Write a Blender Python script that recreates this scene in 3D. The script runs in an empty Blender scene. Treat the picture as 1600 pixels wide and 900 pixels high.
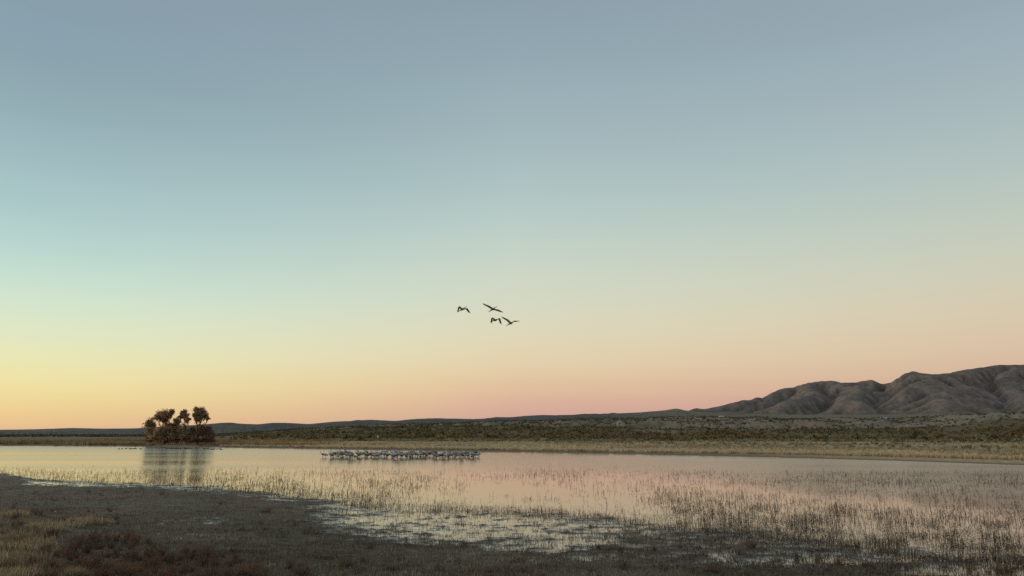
import bpy, math, random
import numpy as np
from mathutils import Vector, Matrix

random.seed(7)
rng = np.random.default_rng(11)
SC = bpy.context.scene
COL = SC.collection
R = math.radians

# ------------------------------------------------------------------ camera
F_PX, HOR, CAM_Z = 1200.0, 682.0, 3.0          # focal length in photo pixels, horizon row, eye height over the water
PITCH = math.atan((HOR - 450.0) / F_PX)
cam_data = bpy.data.cameras.new('camera')
cam_data.sensor_width = 36.0
cam_data.lens = 36.0 * F_PX / 1600.0
cam_data.clip_start = 0.1
cam_data.clip_end = 60000.0
cam = bpy.data.objects.new('camera', cam_data)
cam.location = (0, 0, CAM_Z)
cam.rotation_euler = (math.pi / 2 + PITCH, 0, 0)
COL.objects.link(cam)
SC.camera = cam
SP, CP = math.sin(PITCH), math.cos(PITCH)

def ray(px, py):
    x = (np.asarray(px, float) - 800) / F_PX
    y = (450 - np.asarray(py, float)) / F_PX
    return x + 0 * y, CP - y * SP + 0 * x, y * CP + SP + 0 * x

def ground(px, py, z=0.0):
    dx, dy, dz = ray(px, py)
    t = (z - CAM_Z) / dz
    return dx * t, dy * t

def project(x, y, z):
    zz = z - CAM_Z
    depth = y * CP + zz * SP
    up = -y * SP + zz * CP
    return 800 + F_PX * x / depth, 450 - F_PX * up / depth

# ------------------------------------------------------------------ sky and light
SUN_AZ = R(-64)            # compass angle from the view axis, to the left of the frame
SUN_EL = R(10.0)
def lin(c):
    return tuple(((v / 255) / 12.92 if v / 255 <= 0.04045 else ((v / 255 + 0.055) / 1.055) ** 2.4) for v in c)

SKY_LEFT = [(690, (215, 168, 136)), (676, (222, 177, 139)), (664, (229, 190, 142)), (647, (234, 200, 143)), (624, (237, 213, 150)), (599, (238, 223, 161)), (569, (235, 228, 174)),
            (535, (228, 230, 188)), (487, (217, 229, 200)), (443, (204, 225, 206)), (392, (189, 216, 206)), (332, (175, 204, 201)),
            (262, (164, 192, 194)), (182, (151, 178, 184)), (100, (142, 166, 175)), (0, (137, 159, 171))]
SKY_MID = [(690, (186, 148, 146)), (667, (199, 158, 148)), (649, (209, 166, 151)), (619, (222, 182, 154)), (594, (226, 196, 160)), (569, (228, 207, 171)), (534, (225, 214, 181)),
           (480, (216, 217, 193)), (419, (205, 214, 198)), (366, (192, 208, 199)), (306, (179, 199, 196)),
           (236, (167, 188, 190)), (125, (153, 174, 181)), (0, (141, 160, 172))]
SKY_RIGHT = [(690, (170, 138, 143)), (649, (191, 150, 149)), (614, (206, 166, 152)), (584, (213, 179, 155)), (554, (217, 190, 163)), (501, (217, 200, 172)),
             (437, (210, 205, 182)), (378, (201, 205, 188)), (318, (191, 201, 190)), (258, (181, 196, 191)), (178, (171, 188, 189)), (95, (162, 179, 185)), (0, (152, 171, 180))]

world = bpy.data.worlds.new('World')
SC.world = world
world.use_nodes = True
nt = world.node_tree
nt.nodes.clear()
def N(tree, kind, **kw):
    n = tree.nodes.new(kind)
    for k, v in kw.items():
        setattr(n, k, v)
    return n
def L(tree, a, b):
    tree.links.new(a, b)
tc = N(nt, 'ShaderNodeTexCoord')
nrm = N(nt, 'ShaderNodeVectorMath', operation='NORMALIZE'); L(nt, tc.outputs['Generated'], nrm.inputs[0])
sep = N(nt, 'ShaderNodeSeparateXYZ'); L(nt, nrm.outputs[0], sep.inputs[0])
ZTOP = 0.72
zr = N(nt, 'ShaderNodeMapRange'); L(nt, sep.outputs['Z'], zr.inputs[0])
zr.inputs[1].default_value = -0.02; zr.inputs[2].default_value = ZTOP; zr.inputs[3].default_value = 0; zr.inputs[4].default_value = 1
def sky_ramp(px, table):
    r = N(nt, 'ShaderNodeValToRGB')
    r.color_ramp.interpolation = 'CARDINAL'
    stops = []
    for py, c in table:
        dx, dy, dz = ray(px, py)
        z = float(dz / math.sqrt(dx * dx + dy * dy + dz * dz))
        stops.append(((z + 0.02) / (ZTOP + 0.02), lin(c)))
    top = table[-1][1]
    stops.append((0.999, lin((138, 147, 153))))
    els = r.color_ramp.elements
    while len(els) > 1:
        els.remove(els[-1])
    els[0].position = stops[0][0]; els[0].color = (*stops[0][1], 1)
    for p, c in stops[1:]:
        e = els.new(p); e.color = (*c, 1)
    L(nt, zr.outputs[0], r.inputs[0])
    return r
rl, rm, rr = sky_ramp(20, SKY_LEFT), sky_ramp(800, SKY_MID), sky_ramp(1580, SKY_RIGHT)
# how far round from the sunrise point a direction lies (cosine of the compass angle)
flat = N(nt, 'ShaderNodeCombineXYZ'); L(nt, sep.outputs['X'], flat.inputs[0]); L(nt, sep.outputs['Y'], flat.inputs[1])
fn = N(nt, 'ShaderNodeVectorMath', operation='NORMALIZE'); L(nt, flat.outputs[0], fn.inputs[0])
dt = N(nt, 'ShaderNodeVectorMath', operation='DOT_PRODUCT'); L(nt, fn.outputs[0], dt.inputs[0])
dt.inputs[1].default_value = (math.sin(SUN_AZ), math.cos(SUN_AZ), 0)
def cosat(px):
    dx, dy, dz = ray(px, HOR)
    return math.cos(math.atan2(float(dx), float(dy)) - SUN_AZ)
cl, cm, cr = cosat(20), cosat(800), cosat(1580)
m1 = N(nt, 'ShaderNodeMapRange'); L(nt, dt.outputs['Value'], m1.inputs[0]); m1.inputs[1].default_value = cl; m1.inputs[2].default_value = cm
m2 = N(nt, 'ShaderNodeMapRange'); L(nt, dt.outputs['Value'], m2.inputs[0]); m2.inputs[1].default_value = cm; m2.inputs[2].default_value = cr
x1 = N(nt, 'ShaderNodeMix', data_type='RGBA'); L(nt, m1.outputs[0], x1.inputs['Factor']); L(nt, rl.outputs[0], x1.inputs['A']); L(nt, rm.outputs[0], x1.inputs['B'])
x2 = N(nt, 'ShaderNodeMix', data_type='RGBA'); L(nt, m2.outputs[0], x2.inputs['Factor']); L(nt, x1.outputs['Result'], x2.inputs['A']); L(nt, rr.outputs[0], x2.inputs['B'])
bg_t = N(nt, 'ShaderNodeBackground'); L(nt, x2.outputs['Result'], bg_t.inputs[0]); bg_t.inputs[1].default_value = 0.97
sky = N(nt, 'ShaderNodeTexSky', sky_type='NISHITA'); sky.sun_disc = False
sky.sun_elevation = SUN_EL; sky.sun_rotation = SUN_AZ
sky.altitude = 1400; sky.dust_density = 0.6
bg_n = N(nt, 'ShaderNodeBackground'); L(nt, sky.outputs[0], bg_n.inputs[0]); bg_n.inputs[1].default_value = 0.004
addsh = N(nt, 'ShaderNodeAddShader'); L(nt, bg_t.outputs[0], addsh.inputs[0]); L(nt, bg_n.outputs[0], addsh.inputs[1])
wo = N(nt, 'ShaderNodeOutputWorld'); L(nt, addsh.outputs[0], wo.inputs[0])

sun_d = bpy.data.lights.new('sun', 'SUN')
sun_d.energy = 1.3; sun_d.angle = R(42); sun_d.color = (1.0, 0.80, 0.60)
sun = bpy.data.objects.new('sun', sun_d)
sv = Vector((math.sin(SUN_AZ) * math.cos(SUN_EL), math.cos(SUN_AZ) * math.cos(SUN_EL), math.sin(SUN_EL)))
sun.rotation_euler = (-sv).to_track_quat('-Z', 'Y').to_euler()
sun.location = sv * 500
COL.objects.link(sun)

SC.view_settings.view_transform = 'Standard'
SC.view_settings.look = 'None'
SC.view_settings.exposure = 0.0
SC.view_settings.gamma = 1.0
SC.view_settings.use_curve_mapping = False
SC.render.engine = 'CYCLES'
SC.cycles.use_denoising = False
SC.cycles.max_bounces = 5
SC.cycles.diffuse_bounces = 2
SC.cycles.glossy_bounces = 3

# ------------------------------------------------------------------ helpers
def smooth(a, b, x):
    t = np.clip((np.asarray(x, float) - a) / (b - a), 0, 1)
    return t * t * (3 - 2 * t)

_perm = np.random.default_rng(3).random((256, 256))
def vnoise(x, y):
    x = np.asarray(x, float); y = np.asarray(y, float)
    xi = np.floor(x); yi = np.floor(y)
    fx = x - xi; fy = y - yi
    fx = fx * fx * fx * (fx * (fx * 6 - 15) + 10); fy = fy * fy * fy * (fy * (fy * 6 - 15) + 10)
    a = xi.astype(np.int64) & 255; b = yi.astype(np.int64) & 255
    a1 = (a + 1) & 255; b1 = (b + 1) & 255
    return (_perm[a, b] * (1 - fx) + _perm[a1, b] * fx) * (1 - fy) + (_perm[a, b1] * (1 - fx) + _perm[a1, b1] * fx) * fy
def fbm(x, y, o=4, g=0.5):
    s = 0; a = 1; t = 0
    for i in range(o):
        s = s + a * vnoise(x * 2 ** i + 17.3 * i, y * 2 ** i + 9.7 * i); t += a; a *= g
    return s / t                      # 0..1
def ridged(x, y, o=4):
    s = 0; a = 1; t = 0
    for i in range(o):
        n = 1 - np.abs(2 * vnoise(x * 2 ** i + 31.1 * i, y * 2 ** i + 5.9 * i) - 1)
        s = s + a * n * n; t += a; a *= 0.5
    return s / t

def tag(o, label=None, cat=None, group=None, kind=None):
    if label: o['label'] = label
    if cat: o['category'] = cat
    if group: o['group'] = group
    if kind: o['kind'] = kind
    return o

def mesh_np(name, V, F, mat, col=None, smooth_shade=False):
    V = np.ascontiguousarray(V, np.float32); F = np.ascontiguousarray(F, np.int32)
    me = bpy.data.meshes.new(name)
    k = F.shape[1]
    me.vertices.add(len(V)); me.vertices.foreach_set('co', V.ravel())
    me.loops.add(F.size); me.loops.foreach_set('vertex_index', F.ravel())
    me.polygons.add(len(F))
    me.polygons.foreach_set('loop_start', np.arange(0, F.size, k, dtype=np.int32))
    me.polygons.foreach_set('loop_total', np.full(len(F), k, np.int32))
    if smooth_shade:
        me.polygons.foreach_set('use_smooth', np.ones(len(F), bool))
    me.update(calc_edges=True)
    if col is not None:
        c4 = np.ones((len(V), 4), np.float32); c4[:, :3] = col
        at = me.color_attributes.new('Col', 'FLOAT_COLOR', 'POINT')
        at.data.foreach_set('color', c4.ravel())
    me.materials.append(mat)
    return me

def link(name, me, parent=None, loc=None, rz=None, scale=None):
    o = bpy.data.objects.new(name, me)
    COL.objects.link(o)
    if parent: o.parent = parent
    if loc is not None: o.location = loc
    if rz is not None: o.rotation_euler = (0, 0, rz)
    if scale is not None: o.scale = (scale,) * 3 if np.isscalar(scale) else scale
    return o

# ------------------------------------------------------------------ materials
def base_mat(name):
    m = bpy.data.materials.new(name); m.use_nodes = True
    t = m.node_tree
    return m, t, t.nodes['Principled BSDF']

def col_mat(name, rough=0.9, spec=0.15, noise_scale=3.0, noise_amt=0.35, bump=0.0, bump_scale=20.0, bump_dist=0.02):
    m, t, b = base_mat(name)
    at = N(t, 'ShaderNodeAttribute', attribute_name='Col')
    g = N(t, 'ShaderNodeTexCoord')
    nz = N(t, 'ShaderNodeTexNoise'); nz.inputs['Scale'].default_value = noise_scale; nz.inputs['Detail'].default_value = 6
    L(t, g.outputs['Object'], nz.inputs['Vector'])
    mr = N(t, 'ShaderNodeMapRange'); L(t, nz.outputs['Fac'], mr.inputs[0])
    mr.inputs[1].default_value = 0.25; mr.inputs[2].default_value = 0.75
    mr.inputs[3].default_value = 1 - noise_amt; mr.inputs[4].default_value = 1 + noise_amt
    mx = N(t, 'ShaderNodeVectorMath', operation='SCALE'); L(t, at.outputs['Color'], mx.inputs[0]); L(t, mr.outputs[0], mx.inputs['Scale'])
    L(t, mx.outputs[0], b.inputs['Base Color'])
    b.inputs['Roughness'].default_value = rough
    b.inputs['Specular IOR Level'].default_value = spec
    if bump:
        n2 = N(t, 'ShaderNodeTexNoise'); n2.inputs['Scale'].default_value = bump_scale; n2.inputs['Detail'].default_value = 8
        L(t, g.outputs['Object'], n2.inputs['Vector'])
        bp = N(t, 'ShaderNodeBump'); bp.inputs['Strength'].default_value = bump; bp.inputs['Distance'].default_value = bump_dist
        L(t, n2.outputs['Fac'], bp.inputs['Height']); L(t, bp.outputs[0], b.inputs['Normal'])
    return m

def solid_mat(name, c, rough=0.8, spec=0.2, noise_scale=4.0, amt=0.2):
    m, t, b = base_mat(name)
    g = N(t, 'ShaderNodeTexCoord')
    nz = N(t, 'ShaderNodeTexNoise'); nz.inputs['Scale'].default_value = noise_scale; nz.inputs['Detail'].default_value = 5
    L(t, g.outputs['Object'], nz.inputs['Vector'])
    r = N(t, 'ShaderNodeValToRGB')
    r.color_ramp.elements[0].position = 0.3; r.color_ramp.elements[1].position = 0.7
    r.color_ramp.elements[0].color = (*[v * (1 - amt) for v in c], 1); r.color_ramp.elements[1].color = (*[min(1, v * (1 + amt)) for v in c], 1)
    L(t, nz.outputs['Fac'], r.inputs[0]); L(t, r.outputs[0], b.inputs['Base Color'])
    b.inputs['Roughness'].default_value = rough; b.inputs['Specular IOR Level'].default_value = spec
    return m

def leaf_mat(name, translucent=0.35, lo=0.78, hi=1.25):
    m, t, b = base_mat(name)
    at = N(t, 'ShaderNodeAttribute', attribute_name='Col')
    oi = N(t, 'ShaderNodeObjectInfo')
    mr = N(t, 'ShaderNodeMapRange'); L(t, oi.outputs['Random'], mr.inputs[0]); mr.inputs[3].default_value = lo; mr.inputs[4].default_value = hi
    sc = N(t, 'ShaderNodeVectorMath', operation='SCALE'); L(t, at.outputs['Color'], sc.inputs[0]); L(t, mr.outputs[0], sc.inputs['Scale'])
    b.inputs['Roughness'].default_value = 0.85; b.inputs['Specular IOR Level'].default_value = 0.15
    L(t, sc.outputs[0], b.inputs['Base Color'])
    tr = N(t, 'ShaderNodeBsdfTranslucent'); L(t, sc.outputs[0], tr.inputs[0])
    mx = N(t, 'ShaderNodeMixShader'); mx.inputs[0].default_value = translucent
    L(t, b.outputs[0], mx.inputs[1]); L(t, tr.outputs[0], mx.inputs[2])
    L(t, mx.outputs[0], t.nodes['Material Output'].inputs['Surface'])
    return m

M_GROUND = col_mat('ground_cover', rough=0.9, spec=0.12, noise_scale=1.3, noise_amt=0.32, bump=0.3, bump_scale=9.0, bump_dist=0.05)
def damp_margin(m):
    """mud within a couple of centimetres of the water level is wet: darker and glossy"""
    t = m.node_tree; b = t.nodes['Principled BSDF']
    ge = N(t, 'ShaderNodeNewGeometry'); sp = N(t, 'ShaderNodeSeparateXYZ'); L(t, ge.outputs['Position'], sp.inputs[0])
    w = N(t, 'ShaderNodeMapRange', interpolation_type='SMOOTHSTEP'); L(t, sp.outputs['Z'], w.inputs[0])
    w.inputs[1].default_value = 0.004; w.inputs[2].default_value = 0.032; w.inputs[3].default_value = 1; w.inputs[4].default_value = 0
    for sock, wet, dry in (('Roughness', 0.2, 0.9), ('Specular IOR Level', 0.42, 0.12)):
        r = N(t, 'ShaderNodeMix'); L(t, w.outputs[0], r.inputs['Factor']); r.inputs['A'].default_value = dry; r.inputs['B'].default_value = wet
        L(t, r.outputs['Result'], b.inputs[sock])
    src = b.inputs['Base Color'].links[0].from_socket
    k = N(t, 'ShaderNodeMapRange'); L(t, w.outputs[0], k.inputs[0]); k.inputs[3].default_value = 1.0; k.inputs[4].default_value = 0.6
    v = N(t, 'ShaderNodeVectorMath', operation='SCALE'); L(t, src, v.inputs[0]); L(t, k.outputs[0], v.inputs['Scale'])
    L(t, v.outputs[0], b.inputs['Base Color'])
damp_margin(M_GROUND)
M_MOUNT = col_mat('mountain_rock', rough=1.0, spec=0.0, noise_scale=0.012, noise_amt=0.25)
def scrub_specks(m):
    t = m.node_tree; b = t.nodes['Principled BSDF']
    src = b.inputs['Base Color'].links[0].from_socket
    g = N(t, 'ShaderNodeTexCoord')
    nz = N(t, 'ShaderNodeTexNoise'); nz.inputs['Scale'].default_value = 0.055; nz.inputs['Detail'].default_value = 3; nz.inputs['Roughness'].default_value = 0.7
    L(t, g.outputs['Object'], nz.inputs['Vector'])
    mr = N(t, 'ShaderNodeMapRange'); L(t, nz.outputs['Fac'], mr.inputs[0]); mr.inputs[1].default_value = 0.52; mr.inputs[2].default_value = 0.64; mr.inputs[3].default_value = 0; mr.inputs[4].default_value = 0.6
    mx = N(t, 'ShaderNodeMix', data_type='RGBA'); L(t, mr.outputs[0], mx.inputs['Factor']); L(t, src, mx.inputs['A']); mx.inputs['B'].default_value = (0.085, 0.08, 0.062, 1)
    L(t, mx.outputs['Result'], b.inputs['Base Color'])
scrub_specks(M_MOUNT)
M_LEAF = leaf_mat('foliage', 0.3)
M_TREE = leaf_mat('autumn_leaves', 0.5)
M_DRY = leaf_mat('dry_grass', 0.3)
M_BARK = solid_mat('bark', (0.13, 0.095, 0.07), 0.95, 0.1, 3.0, 0.35)
M_FEATHER = leaf_mat('feathers', 0.0, 0.55, 1.5)
M_WHITE = solid_mat('white_paint', (0.8, 0.79, 0.76), 0.6, 0.3, 0.6, 0.05)
M_ROOF = solid_mat('pale_metal_roof', (0.62, 0.62, 0.6), 0.5, 0.4, 0.6, 0.08)
M_DARKGLASS = solid_mat('dark_window', (0.03, 0.035, 0.04), 0.15, 0.5, 1.0, 0.1)
M_POST = solid_mat('grey_wood', (0.2, 0.18, 0.15), 0.9, 0.1, 8.0, 0.25)

def water_mat():
    m, t, b = base_mat('pond_water')
    b.inputs['Base Color'].default_value = (0.085, 0.064, 0.045, 1)
    b.inputs['IOR'].default_value = 1.333
    b.inputs['Specular IOR Level'].default_value = 0.5
    g = N(t, 'ShaderNodeTexCoord')
    # breeze-ruffled streaks against calmer water, long across the view
    mp = N(t, 'ShaderNodeMapping'); mp.inputs['Scale'].default_value = (0.012, 0.06, 1); mp.inputs['Rotation'].default_value = (0, 0, R(-6))
    L(t, g.outputs['Object'], mp.inputs['Vector'])
    nz = N(t, 'ShaderNodeTexNoise'); nz.inputs['Scale'].default_value = 1.0; nz.inputs['Detail'].default_value = 5
    L(t, mp.outputs[0], nz.inputs['Vector'])
    # open water to the back is ruffled, the sheltered shallows in front are calm
    sx0 = N(t, 'ShaderNodeSeparateXYZ'); L(t, g.outputs['Object'], sx0.inputs[0])
    # the right end lies open to the breeze
    rx = N(t, 'ShaderNodeMapRange', interpolation_type='SMOOTHSTEP'); L(t, sx0.outputs['X'], rx.inputs[0])
    rx.inputs[1].default_value = 6; rx.inputs[2].default_value = 26; rx.inputs[3].default_value = 0; rx.inputs[4].default_value = 26
    ry = N(t, 'ShaderNodeMath', operation='ADD'); L(t, sx0.outputs['Y'], ry.inputs[0]); L(t, rx.outputs[0], ry.inputs[1])
    sx = N(t, 'ShaderNodeCombineXYZ'); L(t, ry.outputs[0], sx.inputs['Y'])
    sx_ = N(t, 'ShaderNodeSeparateXYZ'); L(t, sx.outputs[0], sx_.inputs[0]); sx = sx_
    far = N(t, 'ShaderNodeMapRange', interpolation_type='SMOOTHSTEP'); L(t, sx.outputs['Y'], far.inputs[0])
    far.inputs[1].default_value = 30; far.inputs[2].default_value = 80; far.inputs[3].default_value = 0.0; far.inputs[4].default_value = 0.8
    ad = N(t, 'ShaderNodeMath', operation='ADD'); L(t, far.outputs[0], ad.inputs[0])
    ns = N(t, 'ShaderNodeMapRange'); L(t, nz.outputs['Fac'], ns.inputs[0]); ns.inputs[1].default_value = 0.3; ns.inputs[2].default_value = 0.7
    ns.inputs[3].default_value = -0.4; ns.inputs[4].default_value = 0.5
    L(t, ns.outputs[0], ad.inputs[1])
    rg = N(t, 'ShaderNodeMapRange'); L(t, ad.outputs[0], rg.inputs[0]); rg.inputs[3].default_value = 0.03; rg.inputs[4].default_value = 0.17
    ro = N(t, 'ShaderNodeMath', operation='MULTIPLY_ADD'); L(t, rx.outputs[0], ro.inputs[0]); ro.inputs[1].default_value = 0.0032 ; L(t, rg.outputs[0], ro.inputs[2])
    fr = N(t, 'ShaderNodeMapRange', interpolation_type='SMOOTHSTEP'); L(t, sx0.outputs['Y'], fr.inputs[0]); fr.inputs[1].default_value = 110; fr.inputs[2].default_value = 220; fr.inputs[3].default_value = 0; fr.inputs[4].default_value = 0.09
    ro2 = N(t, 'ShaderNodeMath', operation='ADD'); L(t, ro.outputs[0], ro2.inputs[0]); L(t, fr.outputs[0], ro2.inputs[1])
    rf = N(t, 'ShaderNodeMix'); L(t, far.outputs[0], rf.inputs['Factor']); rf.inputs['A'].default_value = 0.03; L(t, ro2.outputs[0], rf.inputs['B'])
    L(t, rf.outputs['Result'], b.inputs['Roughness'])
    mp2 = N(t, 'ShaderNodeMapping'); mp2.inputs['Scale'].default_value = (1.2, 3.0, 1); L(t, g.outputs['Object'], mp2.inputs['Vector'])
    rp = N(t, 'ShaderNodeTexNoise'); rp.inputs['Scale'].default_value = 1.0; rp.inputs['Detail'].default_value = 3
    L(t, mp2.outputs[0], rp.inputs['Vector'])
    bs = N(t, 'ShaderNodeMapRange'); L(t, ad.outputs[0], bs.inputs[0]); bs.inputs[3].default_value = 0.02; bs.inputs[4].default_value = 0.2
    bp = N(t, 'ShaderNodeBump'); bp.inputs['Distance'].default_value = 0.03; L(t, bs.outputs[0], bp.inputs['Strength'])
    L(t, rp.outputs['Fac'], bp.inputs['Height']); L(t, bp.outputs[0], b.inputs['Normal'])
    return m
M_WATER = water_mat()

# ------------------------------------------------------------------ the lie of the land
def tab(pairs):
    a = np.array(pairs, float)
    return a[:, 0], a[:, 1]
NEAR_SHORE = tab([(-400, 728), (0, 738), (60, 748), (124, 753), (249, 756), (358, 763), (400, 769), (478, 778), (540, 788), (618, 796), (650, 798), (800, 801),
                  (878, 805), (940, 811), (1018, 822), (1080, 831), (1200, 842), (1324, 853), (1418, 869), (1511, 878), (1600, 885), (1800, 900), (2200, 915)])
FAR_SHORE = tab([(-500, 696), (0, 696.5), (250, 698), (400, 700), (600, 703), (800, 706), (1000, 710), (1200, 714.5), (1400, 720), (1600, 727), (1800, 733), (2300, 742)])
# rows in the photograph where the crest of each step of the land stands
GREEN_TOP = tab([(-500, 683), (330, 682.5), (430, 677), (500, 672), (560, 667), (640, 665), (700, 663), (800, 662), (900, 664), (1000, 666), (1200, 667), (1400, 667), (1470, 664), (1530, 657), (1600, 651), (1700, 648), (2300, 650)])
BAD_TOP = tab([(-500, 682), (330, 680), (500, 668), (640, 661), (800, 656), (900, 654), (1000, 651), (1080, 649), (1200, 651), (1300, 652), (1400, 652), (1460, 649), (1500, 645), (1560, 643), (1600, 642), (1800, 641), (2300, 648)])
RIDGE_TOP = tab([(-500, 672), (0, 670.5), (60, 669.5), (110, 667.5), (160, 668.5), (225, 668), (300, 663), (345, 659.5), (375, 661), (400, 662), (425, 659.5), (450, 660), (480, 661), (520, 657.5), (575, 655.5),
                 (620, 657.5), (650, 654), (680, 652), (740, 653), (800, 651.5), (830, 649), (900, 647), (960, 644.5), (1000, 643), (1040, 640), (1060, 637.5), (1072, 640), (1100, 643), (1150, 647), (1300, 649), (1400, 649), (1600, 645), (2300, 646)])

AZ_T = np.linspace(-89, 89, 1781)
PX_T = np.clip(800 + F_PX * (CP + (HOR - 450) / F_PX * SP) * np.tan(np.radians(AZ_T)), -2500, 4000)
def shore_d(table):
    py = np.interp(PX_T, *table)
    x, y = ground(PX_T, py)
    return np.hypot(x, y)
NEAR_D = shore_d(NEAR_SHORE); FAR_D = shore_d(FAR_SHORE)
def elev(table):
    py = np.interp(PX_T, *table)
    dx, dy, dz = ray(PX_T, py)
    return dz / np.hypot(dx, dy)
E2, E3, E4 = elev(GREEN_TOP), elev(BAD_TOP), elev(RIDGE_TOP)
D1, D2, D3, D4, D5 = 400., 850., 1500., 3200., 5000.

def land(x, y):
    """height of the ground and some helper fields"""
    x = np.asarray(x, float); y = np.asarray(y, float)
    D = np.hypot(x, y) + 1e-6
    az = np.degrees(np.arctan2(x, y))
    azc = np.clip(az, -89, 89)
    dn = np.interp(azc, AZ_T, NEAR_D); df = np.interp(azc, AZ_T, FAR_D)
    e2 = np.interp(azc, AZ_T, E2); e3 = np.interp(azc, AZ_T, E3); e4 = np.interp(azc, AZ_T, E4)
    px = np.interp(azc, AZ_T, PX_T)
    # ---- near mud flat
    ppx, ppy = project(x, np.maximum(y, 4.0), 0 * x)
    wob = (fbm(x * 0.35, y * 0.35, 4) - 0.5)
    zn = 0.014 * smooth(-1.0, 2.0, dn - D) + 0.032 * smooth(1.0, 13.0, dn - D) - 0.16 * smooth(0.5, 9.0, D - dn) + 0.03 * wob * smooth(9, 0, np.abs(D - dn)) + 0.09 * (fbm(x * 1.1 + 3, y * 2.2, 5, 0.72) - 0.5) * smooth(11, 1, np.abs(D - dn)) + 0.004
    pud = 1.25 * np.exp(-((ppx - 690) / 210.) ** 2 - ((ppy - 824) / 32.) ** 2) + 0.85 * np.exp(-((ppx - 860) / 110.) ** 2 - ((ppy - 850) / 18.) ** 2) + 1.0 * np.exp(-((ppx - 1560) / 160.) ** 2 - ((ppy - 892) / 9.) ** 2)
    pud = pud + 0.75 * np.exp(-((ppx - 60) / 90.) ** 2 - ((ppy - 757) / 4.) ** 2) + 0.58 * np.exp(-((ppx - 290) / 130.) ** 2 - ((ppy - 815) / 13.) ** 2) + 0.62 * np.exp(-((ppx - 930) / 240.) ** 2 - ((ppy - 878) / 12.) ** 2) + 0.6 * np.exp(-((ppx - 1320) / 170.) ** 2 - ((ppy - 876) / 10.) ** 2)
    pud = np.clip(pud, 0, 1) * (D < dn + 2)
    zn = zn - pud * 0.040 + (0.025 + 0.12 * pud) * (fbm(x * 1.7, y * 3.2 + 7, 5, 0.72) - 0.5) * smooth(3, -1, D - dn)
    # left grassy bank and the dyke the camera stands on
    bank = smooth(40, -60, ppx - np.interp(ppy, [800, 808, 816, 826, 845, 870, 900, 1000], [-60, 20, 90, 150, 110, 90, 140, 300]))
    bank = bank * smooth(800, 812, ppy)
    zn = zn + 0.16 * bank + 0.12 * bank * (fbm(x * 1.1, y * 1.1, 3) - 0.3)
    zn = zn + 1.35 * smooth(11.5, 3.0, D)
    side = smooth(58, 80, np.abs(az))
    zn = zn * (1 - side) + np.maximum(zn, 0.4) * side
    # ---- far bank
    right = smooth(900, 1500, px)
    zf = -0.16 + 0.2 * smooth(-6, 0.5, D - df) + (0.32 - 0.1 * right) * smooth(0.2 + 5 * right, 2.5 + 6 * right, D - df)
    zf = zf + 0.45 * smooth(0, 200, D - df) + 0.12 * (fbm(x * 0.12, y * 0.12, 3) - 0.5) * smooth(4, 30, D - df)
    zk1 = 0.9
    z2 = CAM_Z + e2 * D2; z3 = CAM_Z + e3 * D3; z4 = CAM_Z + e4 * D4
    z2 = np.maximum(z2, 1.4); z3 = np.maximum(z3, 2.4); z4 = np.maximum(z4, 5)
    s12 = smooth(D1, D2, D); s23 = smooth(D2, D3, D); s34 = smooth(D3 + 200, D4, D)
    zz = zk1 + (z2 - zk1) * s12 * (0.35 + 0.65 * s12)
    zz = np.where(D > D2, z2 + (z3 - z2) * s23, zz)
    zz = np.where(D > D3, z3 + (z4 - z3) * s34, zz)
    behind = smooth(D4, D5, D)
    zz = np.where(D > D4, z4 - behind * np.where(px < 1075, 25, -45), zz)
    # gullies in the badlands and folds in the hills
    rough = smooth(0.002, 0.02, e3)
    w_b = np.exp(-((D - 1150) / 330.) ** 2) * rough
    zz = zz - w_b * 17 * (1 - ridged(x * 0.02 + 3, y * 0.010, 5))
    w_h = np.exp(-((D - 2700) / 420.) ** 2) * smooth(0.004, 0.012, e4)
    zz = zz - w_h * 20 * (1 - ridged(x * 0.0042, y * 0.0028 + 2, 4))
    zz = zz + smooth(450, 800, D) * 1.2 * (fbm(x * 0.02, y * 0.02, 3) - 0.5)
    zf = np.where(D > D1, zf + (zz - zk1), zf)
    mid = 0.5 * (dn + df)
    z = np.where(D < mid, zn, zf)
    landside = smooth(58, 76, np.abs(az))
    z = z * (1 - landside) + np.maximum(z, 0.35) * landside
    return z, dict(D=D, dn=dn, df=df, px=px, ppx=ppx, ppy=ppy, pud=pud, bank=bank, e3=e3, e4=e4, az=az)

def gz(x, y):
    return land(np.array([x]), np.array([y]))[0][0]

def mixc(a, b, t):
    t = np.asarray(t)[..., None]
    return a * (1 - t) + np.asarray(b) * t

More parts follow.
